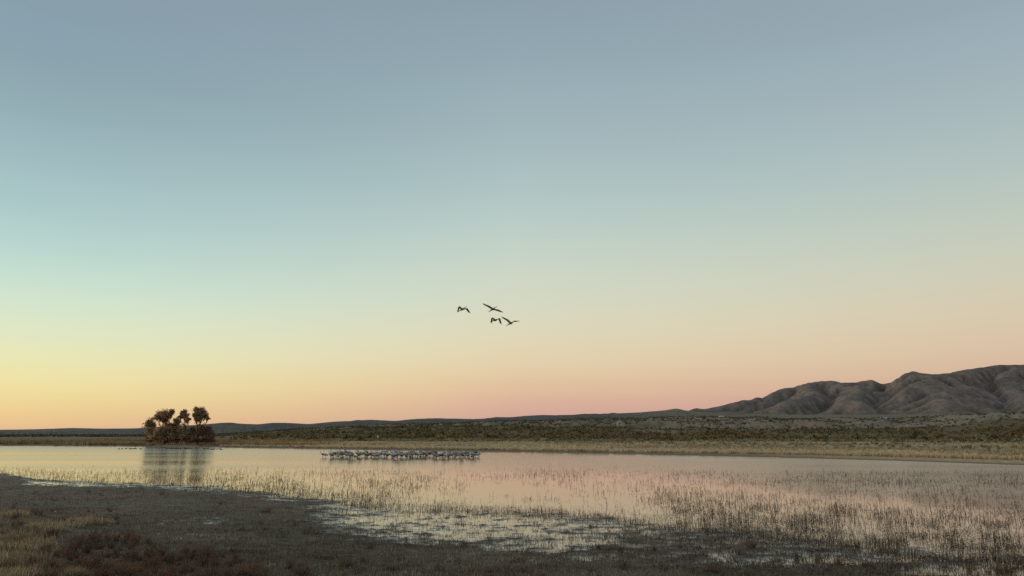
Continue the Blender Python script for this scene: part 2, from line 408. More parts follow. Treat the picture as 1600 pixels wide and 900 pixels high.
def ground_colour(x, y, z, f):
    D = f['D']; n1 = fbm(x * 0.25, y * 0.25, 4); n2 = fbm(x * 0.05 + 4, y * 0.05, 4); n3 = fbm(x * 0.011, y * 0.011 + 5, 4)
    c = np.zeros(x.shape + (3,)) + np.array((0.10, 0.087, 0.068))
    c = mixc(c, (0.14, 0.102, 0.074), smooth(0.45, 0.7, n1))
    c = mixc(c, (0.15, 0.138, 0.118), smooth(0.55, 0.75, n2) * 0.6)
    c = mixc(c, (0.13, 0.10, 0.07), f['bank'])
    u = D / f['df']
    far = D > 0.5 * (f['dn'] + f['df'])
    cf = np.zeros_like(c) + np.array((0.20, 0.15, 0.10)) * 1.1                      # wet edge
    cf = mixc(cf, (0.42, 0.31, 0.195), smooth(1.02, 1.06, u))                    # short brown grass
    cf = mixc(cf, (0.58, 0.47, 0.27), smooth(1.3, 1.4, u) * smooth(0.3, 0.55, n2))  # straw
    cf = mixc(cf, (0.38, 0.315, 0.195), smooth(1.5, 1.75, u + 0.25 * (n2 - 0.5)))   # sparse scrub flat
    green = smooth(360, 430, D + 60 * (n3 - 0.5))
    cf = mixc(cf, (0.13, 0.107, 0.058), green)
    cf = mixc(cf, (0.21, 0.165, 0.105), green * smooth(0.55, 0.72, fbm(x * 0.015, y * 0.006 + 2, 4)) * 0.8)
    cf = mixc(cf, (0.17, 0.125, 0.085), smooth(430, 330, f['px']) * smooth(1.0, 1.03, u) * (1 - green))
    bad = smooth(830, 960, D + 220 * (n2 - 0.5))
    cf = mixc(cf, (0.265, 0.215, 0.158), bad * (0.35 + 0.65 * smooth(700, 1000, f['px'])) )
    cf = mixc(cf, (0.22, 0.172, 0.13), bad * smooth(0.45, 0.65, n3))
    cf = mixc(cf, (0.14, 0.125, 0.075), bad * smooth(0.5, 0.62, fbm(x * 0.02 + 7, y * 0.006, 4)) * 0.8)
    hill = smooth(1500, 1850, D)
    rgt = smooth(900, 1100, f['px'])[..., None]
    cf = mixc(cf, np.array((0.082, 0.088, 0.084)) * (1 - rgt) + np.array((0.175, 0.155, 0.11)) * rgt, hill)
    cf = mixc(cf, np.array((0.108, 0.108, 0.099)) * (1 - rgt) + np.array((0.20, 0.17, 0.125)) * rgt, hill * smooth(0.45, 0.65, n3) * 0.7)
    return np.where(far[..., None], cf, c)

# polar sheet of ground: fine where the photograph looks, coarse elsewhere, out past the mountains
az_f = np.radians(np.linspace(-44, 44, 720))
az_r = np.radians(np.linspace(44, 316, 96))[1:-1]
AZ = np.concatenate([az_f, az_r])
rows = [0.5, 2, 4, 6, 8]
d = 9.0
while d < 30000:
    rows.append(d)
    d *= 1.0062 if d < 62 else (1.016 if d < 1700 else (1.022 if d < 4200 else 1.12))
DR = np.array(rows)
gx = DR[:, None] * np.sin(AZ)[None]; gy = DR[:, None] * np.cos(AZ)[None]
gzv, gf = land(gx, gy)
gc = ground_colour(gx, gy, gzv, gf)
nr, na = gx.shape
V = np.stack([gx, gy, gzv], -1).reshape(-1, 3)
i, j = np.meshgrid(np.arange(nr - 1), np.arange(na), indexing='ij')
j2 = (j + 1) % na
Fq = np.stack([i * na + j, i * na + j2, (i + 1) * na + j2, (i + 1) * na + j], -1).reshape(-1, 4)[:, ::-1]
tag(link('ground', mesh_np('ground', V, Fq, M_GROUND, gc.reshape(-1, 3), True)), kind='structure')

# pond surface
wx = np.linspace(-420, 420, 85); wy = np.linspace(2, 330, 34)
WX, WY = np.meshgrid(wx, wy)
V = np.stack([WX, WY, 0 * WX], -1).reshape(-1, 3)
i, j = np.meshgrid(np.arange(33), np.arange(84), indexing='ij')
Fq = np.stack([i * 85 + j, i * 85 + j + 1, (i + 1) * 85 + j + 1, (i + 1) * 85 + j], -1).reshape(-1, 4)
tag(link('water', mesh_np('water', V, Fq, M_WATER, None, True)), kind='structure')

# ------------------------------------------------------------------ mountains, carved by running water
def build_mountains():
    cs = 42.0
    X0, X1, Y0, Y1 = 700., 11500., 3600., 10200.
    nx, ny = int((X1 - X0) / cs), int((Y1 - Y0) / cs)
    X, Y = np.meshgrid(X0 + np.arange(nx) * cs, Y0 + np.arange(ny) * cs)
    def P(px, py, dist):
        dx, dy, dz = ray(px, py)
        k = dist / math.hypot(dx, dy)
        return float(dx * k), float(dy * k), CAM_Z + float(dz * k)
    chains = [[(1040, 650, 6100), (1075, 642, 6100), (1105, 638, 6200), (1165, 628, 6300), (1210, 612, 6500), (1255, 599, 6700), (1300, 596, 6600), (1330, 606, 6000), (1345, 628, 5200)],
              [(1345, 597, 8600), (1385, 594, 8600), (1420, 606, 8000)],
              [(1360, 625, 5600), (1400, 602, 6100), (1435, 581, 6200), (1475, 586, 6700), (1520, 578, 7300), (1560, 572, 7600), (1600, 570, 7700), (1700, 566, 7800), (1850, 574, 7800), (2100, 590, 7500), (2500, 622, 6800)],
              [(1435, 581, 6200), (1455, 610, 5300), (1460, 632, 4750)],
              [(1560, 572, 7600), (1585, 600, 6400), (1600, 628, 5300)],
              [(1255, 599, 6700), (1250, 622, 5600)],
              [(1700, 566, 7800), (1740, 605, 6000), (1750, 630, 5100)]]
    H = np.full(X.shape, -1e3)
    wxn = X + 260 * (fbm(X / 700, Y / 700, 3) - 0.5); wyn = Y + 260 * (fbm(X / 700 + 9, Y / 700 + 3, 3) - 0.5)
    for ch in chains:
        pts = [P(*c) for c in ch]
        for (ax, ay, ah), (bx, by, bh) in zip(pts, pts[1:]):
            ux, uy = bx - ax, by - ay
            t = np.clip(((wxn - ax) * ux + (wyn - ay) * uy) / (ux * ux + uy * uy), 0, 1)
            dd = np.hypot(wxn - ax - t * ux, wyn - ay - t * uy)
            h = ah + t * (bh - ah)
            H = np.maximum(H, h - 0.36 * dd)
    basin = 118 + 0.006 * (np.hypot(X, Y) - 5000)
    H = np.where(H > basin, H, basin - 2)
    relief = np.maximum(H - basin, 0)
    H = H + np.minimum(relief, 160) / 160 * 55 * (ridged(X / 900, Y / 900, 4) - 0.6) + 5 * fbm(X / 150, Y / 150, 3)
    # stream-power erosion on the grid
    offs = [(-1, 0), (1, 0), (0, -1), (0, 1), (-1, -1), (-1, 1), (1, -1), (1, 1)]
    idx = np.arange(nx * ny).reshape(ny, nx)
    for it in range(22):
        best = np.zeros(H.shape); rec = idx.copy()
        Hp = np.pad(H, 1, mode='edge'); Ip = np.pad(idx, 1, mode='edge')
        for oy, ox in offs:
            sl = (H - Hp[1 + oy:1 + oy + ny, 1 + ox:1 + ox + nx]) / math.hypot(oy, ox)
            b = sl > best
            best = np.where(b, sl, best); rec = np.where(b, Ip[1 + oy:1 + oy + ny, 1 + ox:1 + ox + nx], rec)
        order = np.argsort(-H.ravel()).tolist(); rc = rec.ravel().tolist(); A = [1.0] * (nx * ny)
        for c in order:
            r_ = rc[c]
            if r_ != c: A[r_] += A[c]
        A = np.array(A).reshape(ny, nx)
        cut = 0.26 * np.clip(np.sqrt(np.minimum(A, 500)) - 1.5, 0, None) * best
        cut = np.minimum(cut, best * 0.8)
        H = H - cut * (H > basin + 1)
        Hp = np.pad(H, 1, mode='edge')
        lap = (Hp[:-2, 1:-1] + Hp[2:, 1:-1] + Hp[1:-1, :-2] + Hp[1:-1, 2:]) / 4 - H
        H = H + 0.13 * lap
    # finer grid
    k = 2
    xs = np.linspace(0, nx - 1, (nx - 1) * k + 1); ys = np.linspace(0, ny - 1, (ny - 1) * k + 1)
    def up(Z):
        x0 = np.minimum(xs.astype(int), nx - 2); fx = xs - x0
        y0 = np.minimum(ys.astype(int), ny - 2); fy = ys - y0
        Zx = Z[:, x0] * (1 - fx) + Z[:, x0 + 1] * fx
        return Zx[y0] * (1 - fy)[:, None] + Zx[y0 + 1] * fy[:, None]
    X, Y, H, Bs = up(X), up(Y), up(H), up(basin)
    H = H + np.clip((H - Bs) / 80, 0, 1) * (16 * (ridged(X / 330, Y / 330, 5) - 0.5) + 6 * (fbm(X / 40, Y / 40, 2) - 0.5))
    # bring the crest to the height it has in the photograph
    SKY = tab([(1040, 643), (1062, 641.5), (1075, 640.5), (1085, 638.5), (1092, 637.6), (1098, 639.5), (1105, 639), (1130, 634), (1155, 628), (1162, 625.5), (1172, 626.5), (1185, 622), (1195, 622.5), (1210, 614), (1228, 607), (1248, 605), (1265, 599.5), (1290, 595.5), (1308, 594.5), (1322, 598), (1340, 597.5), (1355, 595.5), (1370, 593),
               (1386, 600.5), (1400, 597), (1415, 588), (1434, 580), (1450, 583.5), (1470, 584.5), (1497, 582), (1520, 577), (1545, 574), (1570, 570), (1600, 569.5), (1700, 567), (1850, 574), (2100, 590), (2500, 622)])
    azs = np.degrees(np.arctan2(X, Y)); D = np.hypot(X, Y)
    el = (H - CAM_Z) / D
    bins = np.linspace(11, 62, 512)
    bi = np.clip(np.digitize(azs, bins), 0, 511)
    mx = np.zeros(512); np.maximum.at(mx, bi.ravel(), el.ravel())
    px = 800 + F_PX * (CP + (HOR - 450) / F_PX * SP) * np.tan(np.radians(bins))
    dx, dy, dz = ray(px, np.interp(px, *SKY))
    want = dz / np.hypot(dx, dy)
    k = np.where(mx > 0.005, want / np.maximum(mx, 1e-4), 1.0)
    ker = np.hanning(5); ker /= ker.sum()
    k = np.convolve(np.pad(k, 2, mode='edge'), ker, 'valid')
    sc_ = np.interp(azs, bins, np.clip(k, 0.3, 2.2))
    rel = smooth(0.35, 0.95, el / np.maximum(np.interp(azs, bins, mx), 1e-4))
    H2 = CAM_Z + (H - CAM_Z) * (1 + (sc_ - 1) * rel)
    H2 = H2 - 90 * smooth(300, 0, np.minimum.reduce([X - X0, X1 - X, Y1 - Y, 0.5 * (Y - Y0)]))
    n = fbm(X / 500, Y / 500, 4); n2 = fbm(X / 120 + 5, Y / 120, 4)
    gyv, gxv = np.gradient(H2, Y[1, 0] - Y[0, 0], X[0, 1] - X[0, 0])
    steep = np.hypot(gxv, gyv)
    c = np.zeros(X.shape + (3,)) + np.array((0.265, 0.222, 0.19))
    c = mixc(c, (0.22, 0.19, 0.16), smooth(0.4, 0.65, n) * 0.8)
    c = mixc(c, (0.31, 0.262, 0.228), smooth(0.5, 0.8, n2) * 0.6)
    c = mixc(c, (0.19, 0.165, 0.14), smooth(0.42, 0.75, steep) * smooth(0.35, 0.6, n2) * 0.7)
    c = mixc(c, (0.21, 0.185, 0.14), smooth(120, 30, H2 - Bs) * 0.8)
    dots = smooth(0.62, 0.7, vnoise(X / 26, Y / 26)) * smooth(0.4, 0.7, n)
    c = mixc(c, (0.13, 0.12, 0.085), dots * 0.6)
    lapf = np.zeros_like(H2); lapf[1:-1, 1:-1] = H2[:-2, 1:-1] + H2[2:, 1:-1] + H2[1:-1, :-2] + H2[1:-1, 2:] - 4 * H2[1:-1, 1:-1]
    c = mixc(c, (0.13, 0.118, 0.09), smooth(1.0, 7.0, lapf) * 0.6)          # darker where the surface is hollow, along the ravines
    c = mixc(c, (0.33, 0.285, 0.25), smooth(-2.0, -9.0, lapf) * 0.35)       # paler where it bulges, along the ribs
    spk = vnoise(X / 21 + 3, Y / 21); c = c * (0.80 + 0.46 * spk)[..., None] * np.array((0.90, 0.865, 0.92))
    my, mxn = X.shape
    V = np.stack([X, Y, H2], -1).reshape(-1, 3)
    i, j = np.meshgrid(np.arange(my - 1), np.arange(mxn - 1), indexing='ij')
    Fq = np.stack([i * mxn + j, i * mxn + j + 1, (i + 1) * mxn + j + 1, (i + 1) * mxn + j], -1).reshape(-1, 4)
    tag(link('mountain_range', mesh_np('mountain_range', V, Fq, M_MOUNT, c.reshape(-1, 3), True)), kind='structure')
build_mountains()

# ------------------------------------------------------------------ blades, leaves, tubes
def blades(P, h, w, col, lean=0.35, flatten=0.0, segs=2, rg=rng):
    """thin tapering blades standing at points P; returns verts, tris, colours"""
    n = len(P)
    a = rg.random(n) * 2 * np.pi; b = rg.random(n) * 2 * np.pi
    side = np.stack([np.cos(a), np.sin(a), 0 * a], -1) * (np.asarray(w).reshape(-1, 1) if np.ndim(w) else w) * 0.5
    le = np.abs(rg.normal(0, lean, n)) + flatten
    out = np.stack([np.cos(b), np.sin(b), 0 * b], -1)
    h = np.broadcast_to(np.asarray(h, float), (n,))
    hz = h * np.cos(np.clip(le, 0, 1.5)); ho = h * np.sin(np.clip(le, 0, 1.5))
    tip = P + out * ho[:, None] + np.array([0, 0, 1]) * hz[:, None]
    if segs == 1:
        V = np.stack([P - side, P + side, tip], 1).reshape(-1, 3)
        F = np.arange(n * 3).reshape(n, 3)
        C = np.repeat(col, 3, axis=0)
        return V, F, C
    mid = P + out * (ho * 0.33)[:, None] + np.array([0, 0, 1]) * (hz * 0.62)[:, None]
    V = np.stack([P - side, P + side, mid - side * 0.75, mid + side * 0.75, tip], 1).reshape(-1, 3)
    k = np.arange(n)[:, None] * 5
    F = np.concatenate([k + np.array([[0, 1, 3]]), k + np.array([[0, 3, 2]]), k + np.array([[2, 3, 4]])])
    return V, F, np.repeat(col, 5, axis=0)

def leaves(C, s, col, rg=rng, flat=0.0):
    n = len(C)
    a = rg.normal(size=(n, 3)); a /= np.linalg.norm(a, axis=1)[:, None]
    b = rg.normal(size=(n, 3)); b -= a * (a * b).sum(1)[:, None]; b /= np.linalg.norm(b, axis=1)[:, None]
    s = np.broadcast_to(np.asarray(s, float), (n,))[:, None]
    V = np.stack([C - a * s * 0.55 - b * s * 0.4, C + a * s * 0.6 - b * s * 0.25, C + b * s * 0.6 + a * s * 0.05], 1).reshape(-1, 3)
    return V, np.arange(n * 3).reshape(n, 3), np.repeat(col, 3, axis=0)

def join(parts):
    Vs, Fs, Cs, o = [], [], [], 0
    for V, F, C in parts:
        Vs.append(V); Fs.append(F + o); Cs.append(C); o += len(V)
    return np.concatenate(Vs), np.concatenate(Fs), np.concatenate(Cs)

def tube(pts, rad, col, sides=6):
    """tapered tube through pts, closed ends; triangles"""
    pts = np.asarray(pts, float); n = len(pts)
    V = []; ref = np.array([0.31, 0.87, 0.39])
    for k in range(n):
        t = pts[min(k + 1, n - 1)] - pts[max(k - 1, 0)]; t = t / (np.linalg.norm(t) + 1e-9)
        u = np.cross(t, ref); u /= np.linalg.norm(u) + 1e-9; v = np.cross(t, u)
        r = rad[k]
        ru, rv = (r, r) if np.isscalar(r) else r
        for s in range(sides):
            a = 2 * math.pi * s / sides
            V.append(pts[k] + u * ru * math.cos(a) + v * rv * math.sin(a))
    F = []
    for k in range(n - 1):
        for s in range(sides):
            a, b = k * sides + s, k * sides + (s + 1) % sides
            F += [(a, b, b + sides), (a, b + sides, a + sides)]
    V.append(pts[0]); V.append(pts[-1]); c0 = len(V) - 2
    for s in range(sides):
        F.append((c0, (s + 1) % sides, s)); F.append((c0 + 1, (n - 1) * sides + s, (n - 1) * sides + (s + 1) % sides))
    C = np.repeat(np.array([col], float), len(V), 0) if np.ndim(col) == 1 else np.concatenate([np.repeat(np.asarray(col, float), sides, 0), [col[0], col[-1]]])
    return np.array(V), np.array(F), C

def vary(c, n, amt=0.2, rg=rng):
    c = np.asarray(c, float)
    return np.clip(c[None] * (1 + rg.normal(0, amt, (n, 1))) * (1 + rg.normal(0, amt * 0.25, (n, 3))), 0.01, 0.9)

# ------------------------------------------------------------------ trees of the island grove
TREE_D = 262.0
def grove_point(X, Y, depth=0.0):
    """point on the grove's plane for a spot in the close-up of the grove (X, Y in that close-up)"""
    px, py = 200 + X / 9.41, 620 + Y / 9.41
    dx, dy, dz = ray(px, py)
    k = (TREE_D + depth) / dy
    return np.array([float(dx * k), TREE_D + depth, CAM_Z + float(dz * k)])
GS = TREE_D / F_PX / 9.41        # metres for one unit of that close-up

def limb(a, b, r0, r1, rg, wob=0.25, n=6):
    t = np.linspace(0, 1, n)[:, None]
    p = a + (b - a) * t
    L_ = np.linalg.norm(b - a)
    p[1:-1] += rg.normal(0, wob * 0.12 * L_, (n - 2, 3)) * np.array([1, 1, 0.5])
    return tube(p, np.linspace(r0, r1, n), (0.07, 0.052, 0.04), 6), p

def make_tree(name, label, cat, base, lobes, colour, trunk_r, seed, density=1.0, group=None, bare=0.0):
    rg = np.random.default_rng(seed)
    bp = grove_point(*base); bp[2] = gz(bp[0], bp[1]) - 0.1
    root = bpy.data.objects.new(name, None); COL.objects.link(root); root.location = bp
    tag(root, label, cat, group)
    C = [grove_point(X, Y, base[2] + rg.normal(0, 1.0)) - bp for X, Y, r in lobes]
    RD = [r * GS * 1.12 for X, Y, r in lobes]
    # trunk up to a fork, limbs to every lobe, twigs inside it
    cm_ = np.mean(C, axis=0)
    fork = np.array([cm_[0] * 0.35, cm_[1] * 0.35, max(0.6, min(c[2] for c in C) * 0.45)])
    tk = [limb(np.zeros(3), fork, trunk_r, trunk_r * 0.75, rg, 0.3)[0]]
    lv = []; limbs = []
    for c, r in zip(C, RD):
        lb, lp = limb(fork, c, trunk_r * 0.6, 0.05, rg, 0.5, 8)
        w = [lb]
        n_tw = int(12 + r * 8)
        for k in range(n_tw):
            v = rg.normal(size=3); v /= np.linalg.norm(v); v[2] = abs(v[2]) * 1.15 - 0.45
            e = c + v * r * rg.uniform(0.45, 1.28) * np.array([1.05, 0.9, 0.95])
            s = lp[int(rg.integers(5, 8))]
            w.append(limb(s, e, 0.045, 0.012, rg, 0.4, 4)[0])
            m = int(rg.integers(34, 80) * density)
            tt = rg.uniform(0.45, 1.15, (m, 1))
            cc = s + (e - s) * tt + rg.normal(size=(m, 3)) * (0.05 + 0.11 * r) * (1.25 - 0.6 * tt)
            q = colour * rg.uniform(0.72, 1.25)
            lv.append(leaves(cc, rg.uniform(0.12, 0.28, m), vary(q, m, 0.22, rg), rg))
        limbs.append(w)
        m = int(70 * density)
        cc = lp[rg.integers(2, 7, m)] + rg.normal(size=(m, 3)) * 0.28
        lv.append(leaves(cc, rg.uniform(0.12, 0.26, m), vary(colour * 0.95, m, 0.22, rg), rg))
        m = int(190 * r * density)
        cc = c + rg.normal(size=(m, 3)) * r * np.array([0.42, 0.42, 0.36])
        lv.append(leaves(cc, rg.uniform(0.12, 0.28, m), vary(colour * 0.9, m, 0.22, rg), rg))
    V, F, K = join(tk)
    tr = link('trunk', mesh_np('trunk', V, F, M_BARK, K, True), root)
    for w in limbs:
        V, F, K = join(w)
        link('limb', mesh_np('limb', V, F, M_BARK, K, True), tr)
    V, F, K = join(lv)
    link('crown', mesh_np('crown', V, F, M_TREE, K), root)
    return root

BR = np.array((0.50, 0.35, 0.225)); DK = np.array((0.46, 0.33, 0.215)); RD_ = np.array((0.40, 0.25, 0.195)); OL = np.array((0.50, 0.375, 0.225))
GV = 'trees and bushes of the island grove'
make_tree('cottonwood_tree', 'broad brown tree with a slanting crown at the left of the island grove', 'tree', (540, 650, 0),
          [(455, 285, 62), (515, 240, 62), (560, 255, 62), (625, 235, 50), (655, 210, 30), (490, 320, 48), (415, 315, 38), (545, 350, 36), (600, 300, 34)], BR, 0.24, 101)
make_tree('cottonwood_tree', 'low rounded tree forming the left edge of the island grove', 'tree', (340, 655, 1.5),
          [(320, 365, 60), (300, 420, 55), (355, 430, 62), (340, 500, 65), (380, 560, 60), (330, 590, 60), (300, 640, 40), (390, 640, 45)], BR, 0.18, 102)
make_tree('cottonwood_tree', 'slender tree with a small tufted crown in the middle of the grove', 'tree', (860, 650, -1),
          [(810, 235, 40), (840, 215, 30), (795, 280, 36), (850, 265, 38), (895, 325, 30), (870, 345, 22), (765, 290, 24)], BR, 0.15, 103)
make_tree('cottonwood_tree', 'tallest tree with a rounded crown at the right of the grove', 'tree', (1015, 655, 0),
          [(1000, 195, 50), (1080, 190, 45), (1045, 250, 66), (1110, 260, 48), (985, 265, 42), (1150, 285, 38), (1175, 315, 26), (1060, 325, 45), (1000, 330, 34), (1110, 215, 34)], BR, 0.26, 104)
make_tree('cottonwood_tree', 'short full tree between the slanting crown and the slender tufted tree', 'tree', (715, 655, 1),
          [(705, 340, 45), (725, 390, 55), (680, 410, 50), (740, 470, 62), (690, 510, 66), (650, 455, 45), (710, 580, 66), (690, 645, 45), (750, 640, 45)], OL, 0.16, 105)
make_tree('bush', 'dark reddish round bush at the right end of the grove', 'bush', (1170, 660, -2),
          [(1170, 470, 66), (1120, 520, 70), (1215, 530, 62), (1160, 580, 74), (1230, 590, 48), (1100, 450, 40), (1110, 640, 50), (1190, 645, 50), (1250, 640, 35)], RD_, 0.10, 106, 1.1)
make_tree('bush', 'brown bush beneath the slanting tree of the grove', 'bush', (460, 660, -2),
          [(440, 500, 60), (500, 470, 55), (440, 580, 66), (520, 560, 70), (370, 600, 50), (430, 645, 48), (500, 645, 48)], DK, 0.10, 107, 1.0)
make_tree('bush', 'brown bush left of the short full grove tree', 'bush', (600, 660, -1.5),
          [(600, 405, 42), (600, 480, 60), (570, 590, 60), (640, 590, 60), (570, 645, 45), (630, 645, 45)], DK, 0.10, 108, 1.0)
make_tree('bush', 'dark bush under the slender tufted grove tree', 'bush', (860, 665, -2),
          [(850, 490, 52), (800, 520, 56), (880, 530, 66), (820, 590, 60), (900, 600, 50), (810, 650, 45), (880, 650, 45)], DK, 0.10, 109, 1.0)
make_tree('bush', 'dark bush at the foot of the tallest grove tree', 'bush', (990, 665, -2),
          [(945, 470, 44), (1040, 480, 46), (960, 540, 62), (1040, 530, 66), (990, 600, 60), (960, 650, 45), (1040, 645, 50)], DK, 0.10, 110, 1.0)

# ------------------------------------------------------------------ scrub on the far side
def bush_proto(n_leaf, size, rg, colour, hgt=0.7):
    """unit bush, about 1 m across, standing on z = 0"""
    k = 7
    cen = rg.normal(size=(k, 3)) * np.array([0.24, 0.24, 0.12]) + np.array([0, 0, hgt * 0.5])
    pick = rg.integers(0, k, n_leaf)
    C = cen[pick] + rg.normal(size=(n_leaf, 3)) * np.array([0.14, 0.14, 0.12])
    C[:, 2] = np.abs(C[:, 2])
    col = vary(colour, n_leaf, 0.25, rg)
    return leaves(C, rg.uniform(0.6, 1.3, n_leaf) * size, col, rg)

def scatter_mesh(proto_list, P, S, rot, tint, pick):
    """many small copies baked into one mesh"""
    Vs, Fs, Cs, o = [], [], [], 0
    for q, (V, F, C) in enumerate(proto_list):
        m = np.where(pick == q)[0]
        if not len(m): continue
        c, s = np.cos(rot[m])[:, None], np.sin(rot[m])[:, None]
        x = V[None, :, 0] * c - V[None, :, 1] * s; y = V[None, :, 0] * s + V[None, :, 1] * c
        z = np.broadcast_to(V[None, :, 2], x.shape)
        VV = np.stack([x, y, z], -1) * S[m][:, None, None] + P[m][:, None, :]
        CC = C[None] * tint[m][:, None, :]
        FF = F[None] + (np.arange(len(m)) * len(V))[:, None, None] + o
        Vs.append(VV.reshape(-1, 3)); Cs.append(CC.reshape(-1, 3)); Fs.append(FF.reshape(-1, 3)); o += len(m) * len(V)
    return np.concatenate(Vs), np.concatenate(Fs), np.clip(np.concatenate(Cs), 0.01, 0.9)

rgb_ = np.random.default_rng(77)
SAGE, OLIVE, DARK, STRAW = (0.30, 0.26, 0.175), (0.19, 0.165, 0.088), (0.155, 0.135, 0.072), (0.55, 0.435, 0.265)
def sector(n, d0, d1, px0=-120, px1=1720, rg=rgb_):
    d = np.sqrt(rg.random(n) * (d1 * d1 - d0 * d0) + d0 * d0)
    a0 = math.atan((px0 - 800) / 1222); a1 = math.atan((px1 - 800) / 1222)
    a = a0 + rg.random(n) * (a1 - a0)
    return d * np.sin(a), d * np.cos(a)

# scrub flat: grey-green bushes from the straw strip to the foot of the green slope
x, y = sector(9500, 105, 460)
z, f = land(x, y)
u = f['D'] / f['df']
u0 = np.interp(f['px'], [700, 1100], [1.75, 1.45])
keep = (u > u0) & (rgb_.random(len(x)) < smooth(u0, u0 + 0.45, u) * smooth(0.28, 0.55, fbm(x * 0.03, y * 0.03, 3)) * smooth(60, 420, f['px']))
x, y, z, D = x[keep], y[keep], z[keep], f['D'][keep]
S = rgb_.uniform(0.6, 1.7, len(x)) * (0.8 + 0.5 * fbm(x * 0.05, y * 0.05, 2)) * np.where(D > 330, 1.1, 0.62)
big = np.argsort(-S / D)[:260]
protoA = [bush_proto(70, 0.2, np.random.default_rng(200 + k), SAGE if k % 3 else OLIVE) for k in range(6)]
meA = [mesh_np('scrub_bush', V, F, M_LEAF, C) for V, F, C in protoA]
for k in big:
    o = link('scrub_bush', meA[int(rgb_.integers(6))], None, (x[k], y[k], z[k] - 0.04), rgb_.uniform(0, 6.28), S[k])
    tag(o, 'low grey-green desert bush on the flat beyond the pond', 'bush', 'grey-green bushes on the far flat')
rest = np.ones(len(x), bool); rest[big] = False
m = rest.sum()
protoB = [bush_proto(34, 0.26, np.random.default_rng(230 + k), SAGE if k % 3 else OLIVE) for k in range(6)]
tint = np.clip(rgb_.normal(1, 0.2, (m, 1)), 0.5, 1.6) * np.ones((1, 3))
V, F, C = scatter_mesh(protoB, np.stack([x, y, z - 0.04], -1)[rest], S[rest], rgb_.uniform(0, 6.28, m), tint, rgb_.integers(0, 6, m))
tag(link('scrub', mesh_np('scrub', V, F, M_LEAF, C)), 'sparse grey-green scrub covering the flat behind the far shore', 'scrub', kind='stuff')

# dark thicket at the foot of the slope and up the green slope
x, y = sector(22000, 380, 930)
z, f = land(x, y)
w = smooth(380, 430, f['D']) * smooth(300, 520, f['px']) * (0.2 + 0.8 * smooth(0.32, 0.55, fbm(x * 0.015, y * 0.015, 3)))
w = w * np.where(f['D'] > 700, 0.75, 1)
keep = rgb_.random(len(x)) < w
x, y, z, D = x[keep], y[keep], z[keep], f['D'][keep]
m = len(x)
S = (0.9 + 2.9 * rgb_.random(m) ** 1.8) * np.where(D < 470, 1.2, 1.0) * (0.7 + 0.7 * fbm(x * 0.03, y * 0.03, 2))
pb = smooth(0.42, 0.6, fbm(x * 0.012 + 5, y * 0.012, 3))[:, None]
tint = np.clip(rgb_.normal(1, 0.25, (m, 1)), 0.4, 1.8) * (np.array([[1.0, 0.97, 0.95]]) * (1 - pb) + np.array([[1.15, 0.98, 0.98]]) * pb)
protoC = [bush_proto(30, 0.27, np.random.default_rng(260 + k), (0.125, 0.11, 0.052) if k % 2 else (0.175, 0.148, 0.075), 0.55) for k in range(6)]
V, F, C = scatter_mesh(protoC, np.stack([x, y, z - 0.1], -1), S, rgb_.uniform(0, 6.28, m), tint, rgb_.integers(0, 6, m))
tag(link('thicket', mesh_np('thicket', V, F, M_LEAF, C)), 'dark olive thicket along the foot of the hills', 'thicket', kind='stuff')

# scattered bushes dotting the badlands and the far hills
x, y = sector(15000, 1400, 2600)
x2, y2 = sector(24000, 840, 1560)
x, y = np.concatenate([x, x2]), np.concatenate([y, y2])
z, f = land(x, y)
n3 = fbm(x * 0.006, y * 0.006, 3)
w = np.where(f['D'] < 1700, smooth(0.3, 0.62, fbm(x * 0.02, y * 0.008 + 3, 4)) * 0.95, smooth(0.3, 0.65, n3) * 0.8)
keep = rgb_.random(len(x)) < w
x, y, z, D = x[keep], y[keep], z[keep], f['D'][keep]
m = len(x)
S = rgb_.uniform(1.6, 3.4, m) * np.where(D > 1700, 0.9, 1)
tint = np.clip(rgb_.normal(1, 0.2, (m, 1)), 0.5, 1.6) * np.ones((1, 3))
protoD = [bush_proto(12, 0.42, np.random.default_rng(290 + k), (0.115, 0.10, 0.06), 0.6) for k in range(6)]
V, F, C = scatter_mesh(protoD, np.stack([x, y, z - 0.1], -1), S, rgb_.uniform(0, 6.28, m), tint, rgb_.integers(0, 6, m))
tag(link('hill_scrub', mesh_np('hill_scrub', V, F, M_LEAF, C)), 'dark bushes dotting the pale badlands and far hills', 'scrub', kind='stuff')

# ---- grass of the far bank
def tuft_proto(n, rg, colour, w=0.03, lean=0.5, spread=0.16):
    P = np.concatenate([rg.normal(size=(n, 2)) * spread, np.zeros((n, 1))], 1)
    return blades(P, rg.uniform(0.55, 1.1, n), w, vary(colour, n, 0.2, rg), lean, 0, 2, rg)
protoT = [tuft_proto(16, np.random.default_rng(310 + k), STRAW, 0.07, 0.55, 0.25) for k in range(6)]
